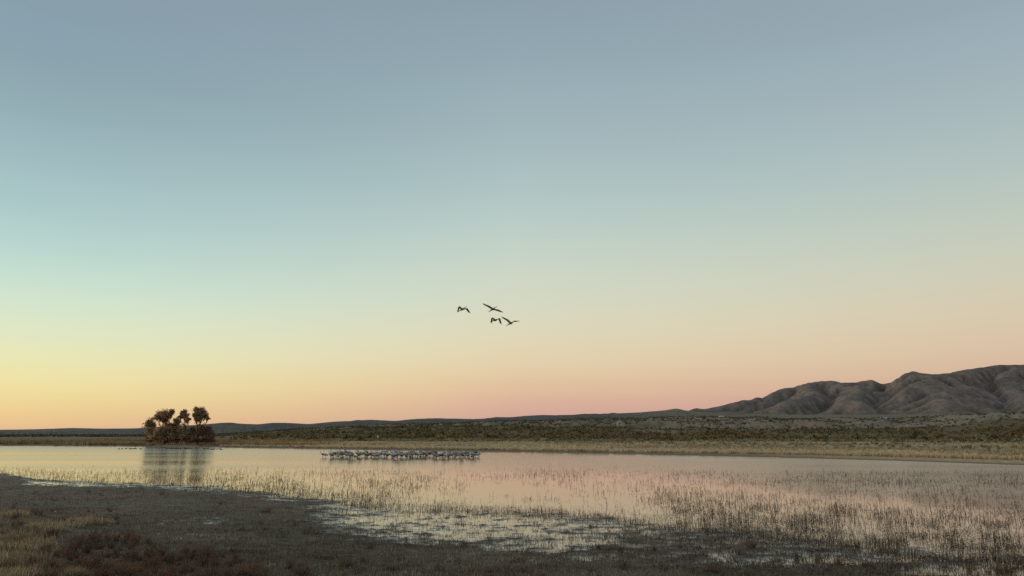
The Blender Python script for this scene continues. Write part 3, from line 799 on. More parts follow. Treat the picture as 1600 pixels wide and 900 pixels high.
# pale tussocks all along the far waterline
n = 3000
px = rgb_.uniform(345, 1760, n)
azr = np.arctan((px - 800) / 1222)
df = np.interp(np.degrees(azr), AZ_T, FAR_D)
right = smooth(900, 1500, px)
D = df + 2.2 + 7.5 * right + np.abs(rgb_.normal(0, 0.9, n))
x, y = D * np.sin(azr), D * np.cos(azr)
z = land(x, y)[0]
keep = rgb_.random(n) < smooth(0.2, 0.42, fbm(x * 0.5, y * 0.5, 2))
x, y, z = x[keep], y[keep], z[keep]; m = len(x)
S = rgb_.uniform(0.35, 0.75, m)
tint = np.clip(rgb_.normal(1, 0.16, (m, 1)), 0.5, 1.5) * np.ones((1, 3))
V, F, C = scatter_mesh(protoT, np.stack([x, y, z - 0.03], -1), S, rgb_.uniform(0, 6.28, m), tint, rgb_.integers(0, 6, m))
tag(link('shore_grass', mesh_np('shore_grass', V, F, M_DRY, C)), 'pale tussock grass edging the far waterline', 'grass', kind='stuff')
# grass behind it: short brown, then straw
x, y = sector(26000, 92, 330)
z, f = land(x, y)
u = f['D'] / f['df']; nn = fbm(x * 0.05 + 4, y * 0.05, 4)
left = smooth(420, 300, f['px'])
keep = (f['D'] - f['df'] > 3 + 6 * smooth(900, 1500, f['px'])) & (rgb_.random(len(x)) < np.where(u < 1.3, 0.35, 0.9) * np.where(u > 1.75, 0.3, 1)) & (left < 0.5)
x, y, z, u, nn = x[keep], y[keep], z[keep], u[keep], nn[keep]; m = len(x)
S = np.where(u < 1.3, rgb_.uniform(0.15, 0.35, m), rgb_.uniform(0.3, 0.65, m))
tint = np.where((u < 1.3)[:, None], np.array([[0.74, 0.62, 0.52]]), np.where((nn > 0.5)[:, None], np.array([[1.0, 1.0, 0.95]]), np.array([[0.68, 0.66, 0.66]])))
tint = tint * np.clip(rgb_.normal(1, 0.15, (m, 1)), 0.5, 1.5)
V, F, C = scatter_mesh(protoT, np.stack([x, y, z - 0.03], -1), S, rgb_.uniform(0, 6.28, m), tint, rgb_.integers(0, 6, m))
tag(link('dry_grass', mesh_np('dry_grass', V, F, M_DRY, C)), 'brown and straw dry grass on the far bank', 'grass', kind='stuff')
# tall brown reeds and low brush on the left part of the far bank and round the grove
x, y = sector(16000, 205, 420, -150, 560)
z, f = land(x, y)
keep = (f['D'] - f['df'] > 1.0) & (rgb_.random(len(x)) < smooth(0.3, 0.5, fbm(x * 0.07, y * 0.04, 3)) * smooth(560, 380, f['px']))
x, y, z, D = x[keep], y[keep], z[keep], f['D'][keep]; m = len(x)
S = rgb_.uniform(0.5, 1.35, m) * (0.6 + 0.9 * fbm(x * 0.08 + 3, y * 0.03, 3))
tint = np.where((fbm(x * 0.03, y * 0.09 + 8, 3) > 0.52)[:, None], np.array([[0.52, 0.46, 0.42]]), np.array([[0.30, 0.25, 0.23]])) * np.clip(rgb_.normal(1, 0.2, (m, 1)), 0.5, 1.6)
V, F, C = scatter_mesh(protoT, np.stack([x, y, z - 0.03], -1), S, rgb_.uniform(0, 6.28, m), tint, rgb_.integers(0, 6, m))
tag(link('reed_bed', mesh_np('reed_bed', V, F, M_DRY, C)), 'brown reed bed along the far shore by the grove', 'reeds', kind='stuff')

# ------------------------------------------------------------------ far buildings and the white marker
def box(x0, x1, y0, y1, z0, z1):
    V = np.array([(x0, y0, z0), (x1, y0, z0), (x1, y1, z0), (x0, y1, z0), (x0, y0, z1), (x1, y0, z1), (x1, y1, z1), (x0, y1, z1)], float)
    F = np.array([(0, 3, 2, 1), (4, 5, 6, 7), (0, 1, 5, 4), (1, 2, 6, 5), (2, 3, 7, 6), (3, 0, 4, 7)])
    return V, F
def boxes(name, bs, mat, parent):
    Vs, Fs, o = [], [], 0
    for b in bs:
        V, F = box(*b); Vs.append(V); Fs.append(F + o); o += 8
    return link(name, mesh_np(name, np.concatenate(Vs), np.concatenate(Fs), mat), parent)
def building(px, dist, w, h, label):
    a = math.atan((px - 800) / 1222)
    x, y = dist * math.sin(a), dist * math.cos(a)
    root = bpy.data.objects.new('white_building', None); COL.objects.link(root)
    root.location = (x, y, gz(x, y) - 0.3); root.rotation_euler = (0, 0, -a + R(8))
    tag(root, label, 'building')
    dp = 7.0
    boxes('wall', [(-w / 2, w / 2, -dp / 2, dp / 2, 0, h)], M_WHITE, root)
    # pitched roof
    e = 0.5; V = np.array([(-w / 2 - e, -dp / 2 - e, h + .003), (w / 2 + e, -dp / 2 - e, h + .003), (w / 2 + e, dp / 2 + e, h + .003), (-w / 2 - e, dp / 2 + e, h + .003), (-w / 2 - e, 0, h + 1.5), (w / 2 + e, 0, h + 1.5)])
    F = np.array([(0, 1, 5), (0, 5, 4), (2, 3, 4), (2, 4, 5), (0, 4, 3), (1, 2, 5), (0, 2, 1), (0, 3, 2)])
    link('roof', mesh_np('roof', V, F, M_ROOF), root)
    n = max(2, int(w / 4))
    for k in range(n):
        cx = -w / 2 + (k + 0.5) * w / n
        if k == n // 2:
            boxes('door', [(cx - 0.5, cx + 0.5, -dp / 2 - 0.05, -dp / 2 - 0.003, 0.0, 2.1)], M_POST, root)
        else:
            boxes('window', [(cx - 0.5, cx + 0.5, -dp / 2 - 0.05, -dp / 2 - 0.003, 1.0, 2.0)], M_DARKGLASS, root)
building(1128.5, 1560, 9.5, 2.6, 'long low white building below the left foot of the mountains')
building(1107.5, 1560, 3.6, 2.2, 'tiny white hut left of the long low white building')
building(1383, 1560, 11.0, 2.8, 'low white building on the plain below the highest peak in view')

px, dist = 590.5, 365.
a = math.atan((px - 800) / 1222)
root = bpy.data.objects.new('marker_sign', None); COL.objects.link(root)
bx_, by_ = dist * math.sin(a), dist * math.cos(a)
root.location = (bx_, by_, gz(bx_, by_) - 0.1); root.rotation_euler = (0, 0, -a)
tag(root, 'small white marker sign standing in the grass beyond the crane flock', 'sign')
boxes('post', [(-0.05, 0.05, -0.05, 0.05, 0, 2.6)], M_POST, root)
boxes('panel', [(-0.26, 0.26, -0.09, -0.053, 1.7, 2.65)], M_WHITE, root)

# ------------------------------------------------------------------ cranes
GREY = np.array((0.34, 0.36, 0.36)); GREY_D = np.array((0.12, 0.125, 0.125)); PALE = np.array((0.40, 0.415, 0.41)); LEGC = np.array((0.035, 0.034, 0.032)); RED = np.array((0.30, 0.05, 0.04))
def bez(p0, p1, p2, p3, n):
    t = np.linspace(0, 1, n)[:, None]
    return (1 - t) ** 3 * p0 + 3 * (1 - t) ** 2 * t * p1 + 3 * (1 - t) * t ** 2 * p2 + t ** 3 * p3
def crane_mesh(pose, seed):
    """standing crane, forward = +X, feet at z = 0, one joined skin"""
    rg = np.random.default_rng(seed)
    A = lambda *v: np.array(v, float)
    legz = 0.50
    tail, rump, back, chest = A(-0.36, 0, 0.50), A(-0.24, 0, 0.60), A(0.0, 0, 0.68), A(0.19, 0, 0.70)
    body = bez(tail, rump, back, chest, 8)
    rad = [(0.03, 0.03), (0.085, 0.08), (0.125, 0.12), (0.15, 0.135), (0.155, 0.14), (0.14, 0.125), (0.11, 0.10), (0.075, 0.07)]
    col = [GREY_D, GREY_D, GREY, GREY, GREY, GREY, GREY, PALE]
    if pose == 'up':
        nk = bez(chest, A(0.32, 0, 0.76), A(0.22, 0, 0.95), A(0.25, 0, 1.13), 7); hd = A(0.33, 0, 1.15); bl = A(0.46, 0, 1.13)
    elif pose == 'alert':
        nk = bez(chest, A(0.33, 0, 0.80), A(0.26, 0.02, 0.92), A(0.30, 0.03, 1.04), 7); hd = A(0.37, 0.05, 1.055); bl = A(0.49, 0.09, 1.02)
    elif pose == 'feed':
        nk = bez(chest, A(0.38, 0, 0.78), A(0.50, 0, 0.52), A(0.48, 0, 0.26), 7); hd = A(0.50, 0, 0.18); bl = A(0.53, 0, 0.06)
    elif pose == 'preen':
        nk = bez(chest, A(0.42, 0.02, 0.86), A(0.28, 0.16, 1.00), A(0.08, 0.15, 0.86), 7); hd = A(0.02, 0.14, 0.83); bl = A(-0.06, 0.12, 0.74)
    elif pose == 'rest':
        nk = bez(chest, A(0.34, 0, 0.78), A(0.30, 0, 0.90), A(0.16, 0, 0.88), 7); hd = A(0.09, 0, 0.86); bl = A(-0.02, 0.03, 0.82)
    else:
        nk = bez(chest, A(0.34, 0, 0.76), A(0.42, 0, 0.86), A(0.50, 0, 0.90), 7); hd = A(0.57, 0, 0.90); bl = A(0.70, 0, 0.86)
    line = np.concatenate([body, nk[1:], [hd, (hd + bl) / 2, bl]])
    rad += [(0.052, 0.05), (0.038, 0.038), (0.03, 0.03), (0.027, 0.027), (0.026, 0.026), (0.03, 0.03), (0.033, 0.03), (0.014, 0.014), (0.004, 0.004)]
    col += [PALE, PALE, PALE, PALE, PALE, RED, PALE, GREY_D, LEGC]
    parts = [tube(line, rad, col, 8)]
    # drooping tertial plumes over the tail
    for s in (-0.05, 0.0, 0.05):
        parts.append(tube([(-0.2, s, 0.66), (-0.33, s * 1.3, 0.58), (-0.40, s * 1.5, 0.44)], [0.05, 0.045, 0.008], GREY_D * 1.25, 6))
    # folded wings along the flanks
    for s in (-1, 1):
        parts.append(tube([(0.15, s * 0.10, 0.70), (0.02, s * 0.135, 0.66), (-0.16, s * 0.11, 0.60), (-0.32, s * 0.04, 0.52)], [(0.04, 0.07), (0.045, 0.10), (0.04, 0.085), (0.015, 0.03)], GREY * 0.9, 6))
    st = rg.uniform(-0.06, 0.12)
    for s in (-1, 1):
        k = A(-0.02 + s * st * 0.4, s * 0.06, 0.30)
        ft = A(0.02 + s * st, s * 0.06, 0.0)
        parts.append(tube([(0.0, s * 0.07, 0.60), (0.02, s * 0.065, 0.46), k, ft], [0.05, 0.028, 0.013, 0.010], [GREY, GREY_D, LEGC, LEGC], 6))
        for ang in (-0.5, 0.0, 0.5):
            parts.append(tube([ft + A(0, 0, 0.012), ft + A(0.09 * math.cos(ang), 0.09 * math.sin(ang), 0.006)], [0.008, 0.004], LEGC, 4))
    if pose == 'wings':
        for s in (-1, 1):
            parts += wing(A(0.08, s * 0.10, 0.72), s, 62, -10, 0.9, 0.75)
    return join(parts)

def wing(sh, s, a_in, a_out, span=1.0, chord=1.0, sweep=0.0):
    """one wing from shoulder sh on side s (+1 left): inner panel raised by a_in degrees, outer panel by a_out; flight feathers with slotted tips"""
    ai, ao = R(a_in), R(a_out)
    di = np.array([0.10 - sweep * 0.3, s * math.cos(ai), math.sin(ai)]); do = np.array([-0.18 - sweep, s * math.cos(ao), math.sin(ao)])
    el = sh + di * 0.42 * span; wr = sh + di * 0.46 * span; tp = wr + do * 0.50 * span
    le = [sh, sh + di * 0.23 * span + np.array([0.03, 0, 0]), wr + np.array([0.04, 0, 0.0]), wr + do * 0.25 * span, tp]
    ch = [0.30 * chord, 0.34 * chord, 0.33 * chord, 0.26 * chord, 0.10 * chord]
    dr = [0.02, 0.03, 0.03, 0.02, 0.0]
    top, bot = [], []
    th = [0.035, 0.03, 0.024, 0.012, 0.005]
    rowsV = []
    for p, c, d_, t in zip(le, ch, dr, th):
        prof = [p, p + np.array([-c * 0.25, 0, t]), p + np.array([-c * 0.65, 0, t * 0.5 - d_ * 0.3]), p + np.array([-c, 0, -d_ - 0.004]),
                p + np.array([-c * 0.65, 0, -t * 0.3 - d_ * 0.5]), p + np.array([-c * 0.25, 0, -t * 0.8])]
        rowsV.append(prof)
    V = np.array(rowsV).reshape(-1, 3); F = []
    n = len(le)
    for k in range(n - 1):
        for q in range(6):
            a, b = k * 6 + q, k * 6 + (q + 1) % 6
            F += [(a, b, b + 6), (a, b + 6, a + 6)]
    for q in range(1, 5):
        F += [(0, q, q + 1), ((n - 1) * 6, (n - 1) * 6 + q + 1, (n - 1) * 6 + q)]
    C = np.concatenate([np.tile(GREY if k < 3 else GREY_D * 0.7, (6, 1)) for k in range(n)])
    C[3::6] *= 0.6
    parts = [(V, np.array(F), C)]
    for q in range(6):                                    # separate primaries at the tip
        t = q / 5
        b0 = wr + do * (0.27 + 0.20 * (1 - t)) * span + np.array([-0.04 - 0.03 * q, 0, 0])
        e0 = b0 + do * 0.20 * span * (1 - 0.35 * t) + np.array([-0.05 - 0.11 * t, 0, 0.012 * (1 - t)])
        parts.append(tube([b0, (b0 + e0) / 2, e0], [(0.006, 0.022), (0.006, 0.02), (0.003, 0.006)], GREY_D * 0.45, 4))
    return parts

POSES = {'up': ('with neck raised', 0.20), 'alert': ('with neck half raised', 0.22), 'feed': ('bending its head to the water', 0.16), 'preen': ('twisting its neck to preen', 0.14), 'rest': ('resting with head on its back', 0.14), 'walk': ('stretching its neck forward', 0.14)}
crane_me = {}
for q, p in enumerate(POSES):
    crane_me[p] = []
    for v in range(2):
        V, F, C = crane_mesh(p, 500 + q * 10 + v)
        crane_me[p].append(mesh_np('crane', V, F, M_FEATHER, C, True))
V, F, C = crane_mesh('wings', 590); crane_wings = mesh_np('crane', V, F, M_FEATHER, C, True)
rgc = np.random.default_rng(41)
def put_crane(me, px, py, label, group=None, scale=1.0, rz=None):
    x, y = ground(px, py)
    o = link('crane', me, None, (float(x), float(y), -0.2), rgc.uniform(0, 6.28) if rz is None else rz, scale)
    return tag(o, label, 'crane', group)
names = list(POSES); wts = np.array([POSES[p][1] for p in names]); wts /= wts.sum()
n_c = 145
for k in range(n_c):
    q = (k + rgc.uniform(-2.5, 2.5)) / n_c
    px = float(np.clip(515 + q * 232, 512.5, 748))
    lo = 715.4 if px > 530 else 714.8
    py = rgc.triangular(710.8, 714.8, 718.2) if px > 535 else rgc.uniform(713.5, 716.5)
    p = names[int(rgc.choice(len(names), p=wts))]
    put_crane(crane_me[p][int(rgc.integers(2))], px, py, 'grey crane %s in the packed flock standing in the pond' % POSES[p][0], 'flock cranes ' + POSES[p][0], rgc.uniform(0.9, 1.3))
put_crane(crane_me['alert'][0], 504.0, 714.6, 'leftmost of the two cranes standing apart from the flock', None, 1.0, R(200))
put_crane(crane_me['up'][1], 508.4, 714.8, 'right one of the two cranes standing apart left of the flock', None, 1.0, R(160))
put_crane(crane_wings, 657.5, 711.6, 'left one of the two flock cranes lifting dark wings', None, 1.05, R(80))
put_crane(crane_wings, 667.0, 711.9, 'right one of the two flock cranes lifting dark wings', None, 1.0, R(20))
put_crane(crane_me['walk'][0], 748.5, 714.8, 'crane at the right end of the flock leaning forward', None, 1.0, R(10))

# flying cranes
def flying_mesh(wl, wr_, span=1.05):
    A = lambda *v: np.array(v, float)
    line = [A(-0.40, 0, 0.0), A(-0.30, 0, 0.0), A(-0.18, 0, -0.01), A(-0.04, 0, -0.02), A(0.10, 0, -0.01), A(0.20, 0, 0.02), A(0.30, 0, 0.035), A(0.44, 0, 0.04), A(0.56, 0, 0.045), A(0.62, 0, 0.05), A(0.68, 0, 0.045), A(0.80, 0, 0.03)]
    rad = [(0.03, 0.01), (0.06, 0.035), (0.095, 0.085), (0.115, 0.11), (0.10, 0.10), (0.065, 0.065), (0.04, 0.04), (0.03, 0.03), (0.028, 0.028), (0.036, 0.034), (0.022, 0.022), (0.004, 0.004)]
    rad = [(b, a) for a, b in rad]
    k = GREY * 0.6; p = GREY * 0.8
    parts = [tube(line, rad, [GREY_D * 0.7, GREY_D * 0.8, k, k, k, k, p, p, p, p, GREY_D, LEGC], 8)]
    for s in (-1, 1):
        parts.append(tube([A(-0.14, s * 0.035, -0.05), A(-0.40, s * 0.03, -0.03), A(-0.68, s * 0.03, -0.035), A(-0.80, s * 0.03, -0.05)], [0.035, 0.018, 0.014, 0.02], LEGC, 6))
    # fanned tail
    parts.append(tube([A(-0.30, 0, 0.0), A(-0.46, 0, -0.005), A(-0.52, 0, -0.01)], [(0.03, 0.05), (0.012, 0.085), (0.006, 0.06)], GREY_D * 0.6, 8))
    parts += wing(A(0.12, 0.07, 0.03), 1, *wl, span); parts += wing(A(0.12, -0.07, 0.03), -1, *wr_, span)
    V, F, C = join(parts)
    return V, F, C * np.array([[0.62, 0.54, 0.44]])
def fly(px, py, dist, az, pitch, roll, wl, wr_, label, span=1.05):
    dx, dy, dz = ray(px, py); k = dist / dy
    V, F, C = flying_mesh(wl, wr_, span)
    o = link('flying_crane', mesh_np('flying_crane', V, F, M_FEATHER, C, True), None, (float(dx * k), dist, CAM_Z + float(dz * k)))
    # heading az measured from the view axis to the right
    fwd = Vector((math.sin(az) * math.cos(pitch), math.cos(az) * math.cos(pitch), math.sin(pitch)))
    lft = Vector((-math.cos(az), math.sin(az), 0)); up = fwd.cross(lft)
    lft2 = lft * math.cos(roll) + up * math.sin(roll); up2 = fwd.cross(lft2)
    o.rotation_euler = Matrix((fwd, lft2, up2)).transposed().to_euler()
    tag(o, label, 'crane', 'cranes in flight')
fly(722.8, 483.0, 80, R(40), R(26), R(2), (34, -66), (-4, -54), 'leftmost flying crane, wingtips pushed down')
fly(770.5, 482.8, 80, R(38), R(26), R(22), (10, 12), (-2, -2), 'topmost flying crane gliding with wings spread wide', 1.18)
fly(774.3, 500.0, 80, R(44), R(18), R(2), (30, -74), (4, -72), 'flying crane below the topmost one, wings arched down')
fly(798.6, 504.8, 80, R(44), R(24), R(12), (30, 24), (24, 8), 'rightmost flying crane with both wings raised in a vee', 1.18)

# ducks resting on the far water
def duck_mesh():
    A = lambda *v: np.array(v, float)
    line = [A(-0.27, 0, 0.10), A(-0.2, 0, 0.07), A(-0.05, 0, 0.06), A(0.10, 0, 0.06), A(0.19, 0, 0.10), A(0.20, 0, 0.18), A(0.21, 0, 0.235), A(0.26, 0, 0.25), A(0.29, 0, 0.235), A(0.345, 0, 0.22)]
    rad = [0.012, 0.06, 0.105, 0.10, 0.065, 0.042, 0.045, 0.045, 0.03, 0.012]
    c = np.array((0.045, 0.036, 0.028))
    parts = [tube(line, rad, [c, c, c * 1.3, c * 1.3, c, c * 0.8, c * 0.7, c * 0.7, c, c * 1.5], 8)]
    for s in (-1, 1):
        parts.append(tube([A(0.08, s * 0.085, 0.10), A(-0.08, s * 0.095, 0.11), A(-0.24, s * 0.03, 0.12)], [(0.02, 0.045), (0.02, 0.05), (0.006, 0.01)], c * 1.1, 6))
    return join(parts)
V, F, C = duck_mesh(); duck_me = mesh_np('duck', V, F, M_FEATHER, C, True)
def duck(px, py, label, group):
    x, y = ground(px, py)
    tag(link('duck', duck_me, None, (float(x), float(y), -0.03), rgc.choice([0.1, 3.2]) + rgc.normal(0, 0.4), rgc.uniform(1.0, 1.25)), label, 'duck', group)
for k, px in enumerate([185.5, 190.5, 196.5, 203, 206, 209.5, 213, 219.5]):
    duck(px, 701.5 + rgc.normal(0, 0.15), 'dark duck in the row on the water left of the grove', 'ducks left of the grove')
for px in np.linspace(261, 299, 13):
    duck(px + rgc.normal(0, 0.8), 701.4 + rgc.normal(0, 0.15), 'dark duck in the row on the water below the grove', 'ducks below the grove')
for px in [319, 324, 330, 334, 339, 343, 346]:
    duck(px, 702.3 + rgc.normal(0, 0.2), 'dark duck in the row on the water right of the grove', 'ducks right of the grove')

# ------------------------------------------------------------------ stalks standing in the shallows
rgs = np.random.default_rng(91)
def near_row(px): return np.interp(px, *NEAR_SHORE)
def stalk_density(px, py):
    ns = near_row(px)
    gap = ns - py                                        # rows above the near waterline
    n = fbm(px / 60., py / 9., 3); n2 = fbm(px / 140. + 4, py / 22., 3)
    clump = 0.3 + 1.0 * smooth(0.4, 0.62, n)
    left = smooth(760, 560, px); right = smooth(960, 1120, px); mid = (1 - left) * (1 - right)
    d_l = smooth(727, 740, py) * (0.55 + 0.65 * smooth(26, 6, gap)) * (0.4 + clump)
    d_m = 0.9 * np.exp(-((py - 741) / 7.) ** 2) * clump + 0.16 * smooth(0.5, 0.7, n) + 1.1 * smooth(12, 1, gap)
    d_r = smooth(731, 738, py) * (0.75 * np.exp(-((py - 746) / 11.) ** 2) * (0.3 + clump) + 0.62 * smooth(80, 45, gap) * (0.18 + clump)) + 0.5 * smooth(9, 1, gap) + 0.28 * smooth(736, 745, py) * (0.2 + clump)
    dd = d_l * left + d_m * mid + d_r * right
    return np.clip(dd, 0, 1.4) * (gap > -4) * (0.5 + n2)
def sample(n, px0, px1, py0, py1, dens):
    px = rgs.uniform(px0, px1, n); py = rgs.uniform(py0, py1, n)
    k = rgs.random(n) < dens(px, py)
    return px[k], py[k]
STALK_C = [(0.155, 0.12, 0.088), (0.22, 0.17, 0.122), (0.115, 0.09, 0.068)]
def stalk_parts(P, h, rg, w):
    """standing dead stems, some snapped over"""
    out = []
    n = len(P)
    sides = 3
    a = rg.uniform(0, 6.28, n); le = np.abs(rg.normal(0, 0.24, n)); le = np.where(rg.random(n) < 0.16, rg.uniform(0.5, 1.3, n), le)
    dirv = np.stack([np.cos(a) * np.sin(le), np.sin(a) * np.sin(le), np.cos(le)], -1)
    top = P + dirv * h[:, None]
    midp = P + dirv * (h * 0.5)[:, None] + rg.normal(0, 0.02, (n, 3)) * np.array([1, 1, 0])
    a2 = rg.uniform(0, 6.28, n)
    V = []
    for c, r in ((P, w), (midp, w * 0.8), (top, w * 0.45)):
        for s in range(sides):
            an = a2 + s * 2.094
            V.append(c + np.stack([np.cos(an) * r, np.sin(an) * r, 0 * an], -1))
    V = np.stack(V, 1).reshape(-1, 3)
    k = np.arange(n)[:, None] * 9
    F = []
    for b in (0, 3):
        for s in range(3):
            q = (s + 1) % 3
            F += [k + np.array([[b + s, b + q, b + 3 + q]]), k + np.array([[b + s, b + 3 + q, b + 3 + s]])]
    col = np.array(STALK_C)[rg.integers(0, 3, n)] * rg.uniform(0.75, 1.25, (n, 1))
    out.append((V, np.concatenate(F), np.repeat(col, 9, 0)))
    # snapped tops and side leaves
    m = rg.random(n) < 0.45
    if m.any():
        base = (midp + (top - midp) * rg.random((n, 1)))[m]
        b = rg.uniform(0, 6.28, m.sum()); dn = rg.uniform(-0.9, 0.5, m.sum())
        d_ = np.stack([np.cos(b), np.sin(b), dn], -1) * (h[m] * rg.uniform(0.2, 0.55, m.sum()))[:, None]
        sd = np.array([0, 0, 1]) * (w[m] * 1.2)[:, None]
        V = np.stack([base - sd, base + sd, base + d_], 1).reshape(-1, 3)
        out.append((V, np.arange(len(V)).reshape(-1, 3), np.repeat(col[m], 3, 0)))
    return out
px, py = sample(86000, -90, 1690, 727, 905, stalk_density)
x, y = ground(px, py)
D = np.hypot(x, y)
h = (0.035 + 0.29 * rgs.random(len(x)) ** 2.0) * (0.6 + 0.8 * fbm(px / 50., py / 10., 2)) * np.where(px > 1000, 0.78, 0.82)
h = np.where(rgs.random(len(x)) < 0.02, h * 1.5, h) + 0.03
score = h / D
big = np.argsort(-score)
big = big[(px[big] > 5) & (px[big] < 1595) & (py[big] < 895)][:240]
STALK_ME = []
for k in range(8):
    rg = np.random.default_rng(700 + k)
    nst = 1 + k % 3
    P = np.concatenate([rg.normal(0, 0.05, (nst, 2)), np.zeros((nst, 1))], 1)
    V, F, C = join(stalk_parts(P, np.ones(nst) * rg.uniform(0.8, 1.0, nst), rg, np.full(nst, 0.013)))
    STALK_ME.append(mesh_np('dead_stalk', V, F, M_DRY, C))
for k in big:
    o = link('dead_stalk', STALK_ME[int(rgs.integers(8))], None, (x[k], y[k], -0.05), rgs.uniform(0, 6.28), float(h[k] + 0.05))
    if px[k] > 1000:
        tag(o, 'dead brown weed stalk standing in the shallows at the right', 'stalk', 'dead stalks in the right shallows')
    else:
        tag(o, 'dead brown weed stalk standing in the shallows left of centre', 'stalk', 'dead stalks in the left and middle shallows')
rest = np.ones(len(x), bool); rest[big] = False
P = np.stack([x, y, 0 * x - 0.05], -1)[rest]
V, F, C = join(stalk_parts(P, h[rest] + 0.05, rgs, rgs.uniform(0.003, 0.0065, rest.sum()) * np.clip(D[rest] / 30, 0.8, 1.7)))
tag(link('pond_stalks', mesh_np('pond_stalks', V, F, M_DRY, C)), 'countless dead weed stalks poking from the pond shallows', 'stalks', kind='stuff')
# leafy scraps and mats floating among the stalks
px, py = sample(13000, -90, 1690, 733, 900, lambda a, b: 0.55 * stalk_density(a, b) + 0.02)
x, y = ground(px, py)
parts = []
for k in range(len(x)):
    m = int(rgs.integers(5, 16)); w = rgs.uniform(0.08, 0.42)
    Pm = np.stack([x[k] + rgs.normal(0, w, m), y[k] + rgs.normal(0, w * 0.5, m), np.abs(rgs.normal(0.012, 0.02, m))], -1)
    parts.append(blades(Pm, rgs.uniform(0.05, 0.22, m), 0.018, vary((0.085, 0.07, 0.052), m, 0.2, rgs), 0.3, 1.0, 1, rgs))
V, F, C = join(parts)
tag(link('floating_litter', mesh_np('floating_litter', V, F, M_DRY, C)), 'mats of dead weed floating among the stalks', 'weed litter', kind='stuff')

# ------------------------------------------------------------------ stubble on the mud flat
rgm = np.random.default_rng(131)
n = 420000
px = rgm.uniform(-130, 1730, n); py = rgm.uniform(730, 960, n)
k = py > near_row(px) - 3
px, py = px[k], py[k]
x, y = ground(px, py)
z, f = land(x, y)
keep = (z > 0.004) | (rgm.random(len(x)) < 0.3)
keep &= rgm.random(len(x)) < 0.45 + 0.55 * smooth(0.3, 0.55, fbm(x * 0.8, y * 0.8, 3))
keep &= rgm.random(len(x)) < 1 - 0.4 * f['pud']
x, y, z, px, py = x[keep], y[keep], z[keep], px[keep], py[keep]; n = len(x)
nn = fbm(x * 0.3 + 2, y * 0.3, 3); nr_ = fbm(x * 0.22 + 9, y * 0.22 + 3, 3)
def stub_colour(x, y, px, py):
    n = len(x); nn = fbm(x * 0.3 + 2, y * 0.3, 3); nr_ = fbm(x * 0.22 + 9, y * 0.22 + 3, 3)
    col = np.tile(np.array([[0.15, 0.122, 0.098]]), (n, 1))
    col = mixc(col, (0.10, 0.080, 0.062), smooth(0.48, 0.3, nn) * 0.8)
    col = mixc(col, (0.27, 0.24, 0.20), smooth(0.5, 0.72, nn))
    col = mixc(col, (0.32, 0.295, 0.25), 0.8 * smooth(0.5, 0.68, fbm(x * 0.12 + 1, y * 0.5 + 6, 4)))
    col = mixc(col, (0.17, 0.112, 0.08), smooth(0.48, 0.64, nr_) * 0.7)
    col = mixc(col, (0.15, 0.135, 0.085), smooth(0.45, 0.3, nr_) * 0.6)
    redz = smooth(848, 890, py) * smooth(560, 300, px)
    return mixc(col, (0.15, 0.088, 0.058), redz * 0.6) * np.array([[1.0, 0.95, 0.86]])
col = stub_colour(x, y, px, py)
col = col * np.clip(rgm.lognormal(-0.05, 0.5, (n, 1)), 0.2, 3.0)
straw = rgm.random(n) < 0.06
col[straw] = np.array((0.42, 0.36, 0.27)) * rgm.uniform(0.6, 1.1, (straw.sum(), 1))
D = np.hypot(x, y)
h = rgm.gamma(2.2, 0.024, n) * (0.6 + 0.9 * nn) + 0.012
fl = np.where(rgm.random(n) < 0.4, rgm.uniform(0.7, 1.35, n), 0.0); fl[straw] = 1.35
h = np.where(straw, h * 2.4, h)
P = np.stack([x, y, np.maximum(z, -0.01) - 0.004], -1)
SB = [blades(P, h, np.clip(0.006 + 0.00028 * D, 0.008, 0.02), col, 0.4, fl, 1, rgm)]
# thicker tufts of dead weed over the same flat, thinner in the puddles
nt_ = 15000
tx = rgm.uniform(-130, 1730, nt_); ty = rgm.uniform(728, 960, nt_)
k = ty > near_row(tx) - 7 + rgm.normal(0, 3, nt_)
tx, ty = tx[k], ty[k]
x, y = ground(tx, ty); z, f = land(x, y)
k = rgm.random(len(x)) < (1 - 0.3 * np.clip(f['pud'], 0, 1)) * (0.25 + 0.75 * smooth(0.35, 0.6, fbm(x * 0.6 + 1, y * 0.6, 3)))
x, y, z, tx, ty = x[k], y[k], np.maximum(z[k], -0.02), tx[k], ty[k]; m = len(x)
nb = 14
tc_ = stub_colour(x, y, tx, ty) * np.clip(rgm.lognormal(0.0, 0.6, (m, 1)), 0.25, 3.0)
ts = rgm.uniform(0.04, 0.13, m)
P = np.repeat(np.stack([x, y, z - 0.005], -1), nb, 0)
P[:, :2] += rgm.normal(0, 1, (m * nb, 2)) * np.repeat(ts, nb)[:, None] * np.array([1.0, 0.8])
SB.append(blades(P, np.repeat(ts, nb) * rgm.uniform(0.4, 1.3, m * nb) + 0.015, 0.012, np.repeat(tc_, nb, 0) * rgm.uniform(0.7, 1.3, (m * nb, 1)), 0.6, 0.2, 1, rgm))
V, F, C = join(SB)
tag(link('mud_stubble', mesh_np('mud_stubble', V, F, M_DRY, C)), 'dense dark dead weed stubble covering the mud flat', 'stubble', kind='stuff')

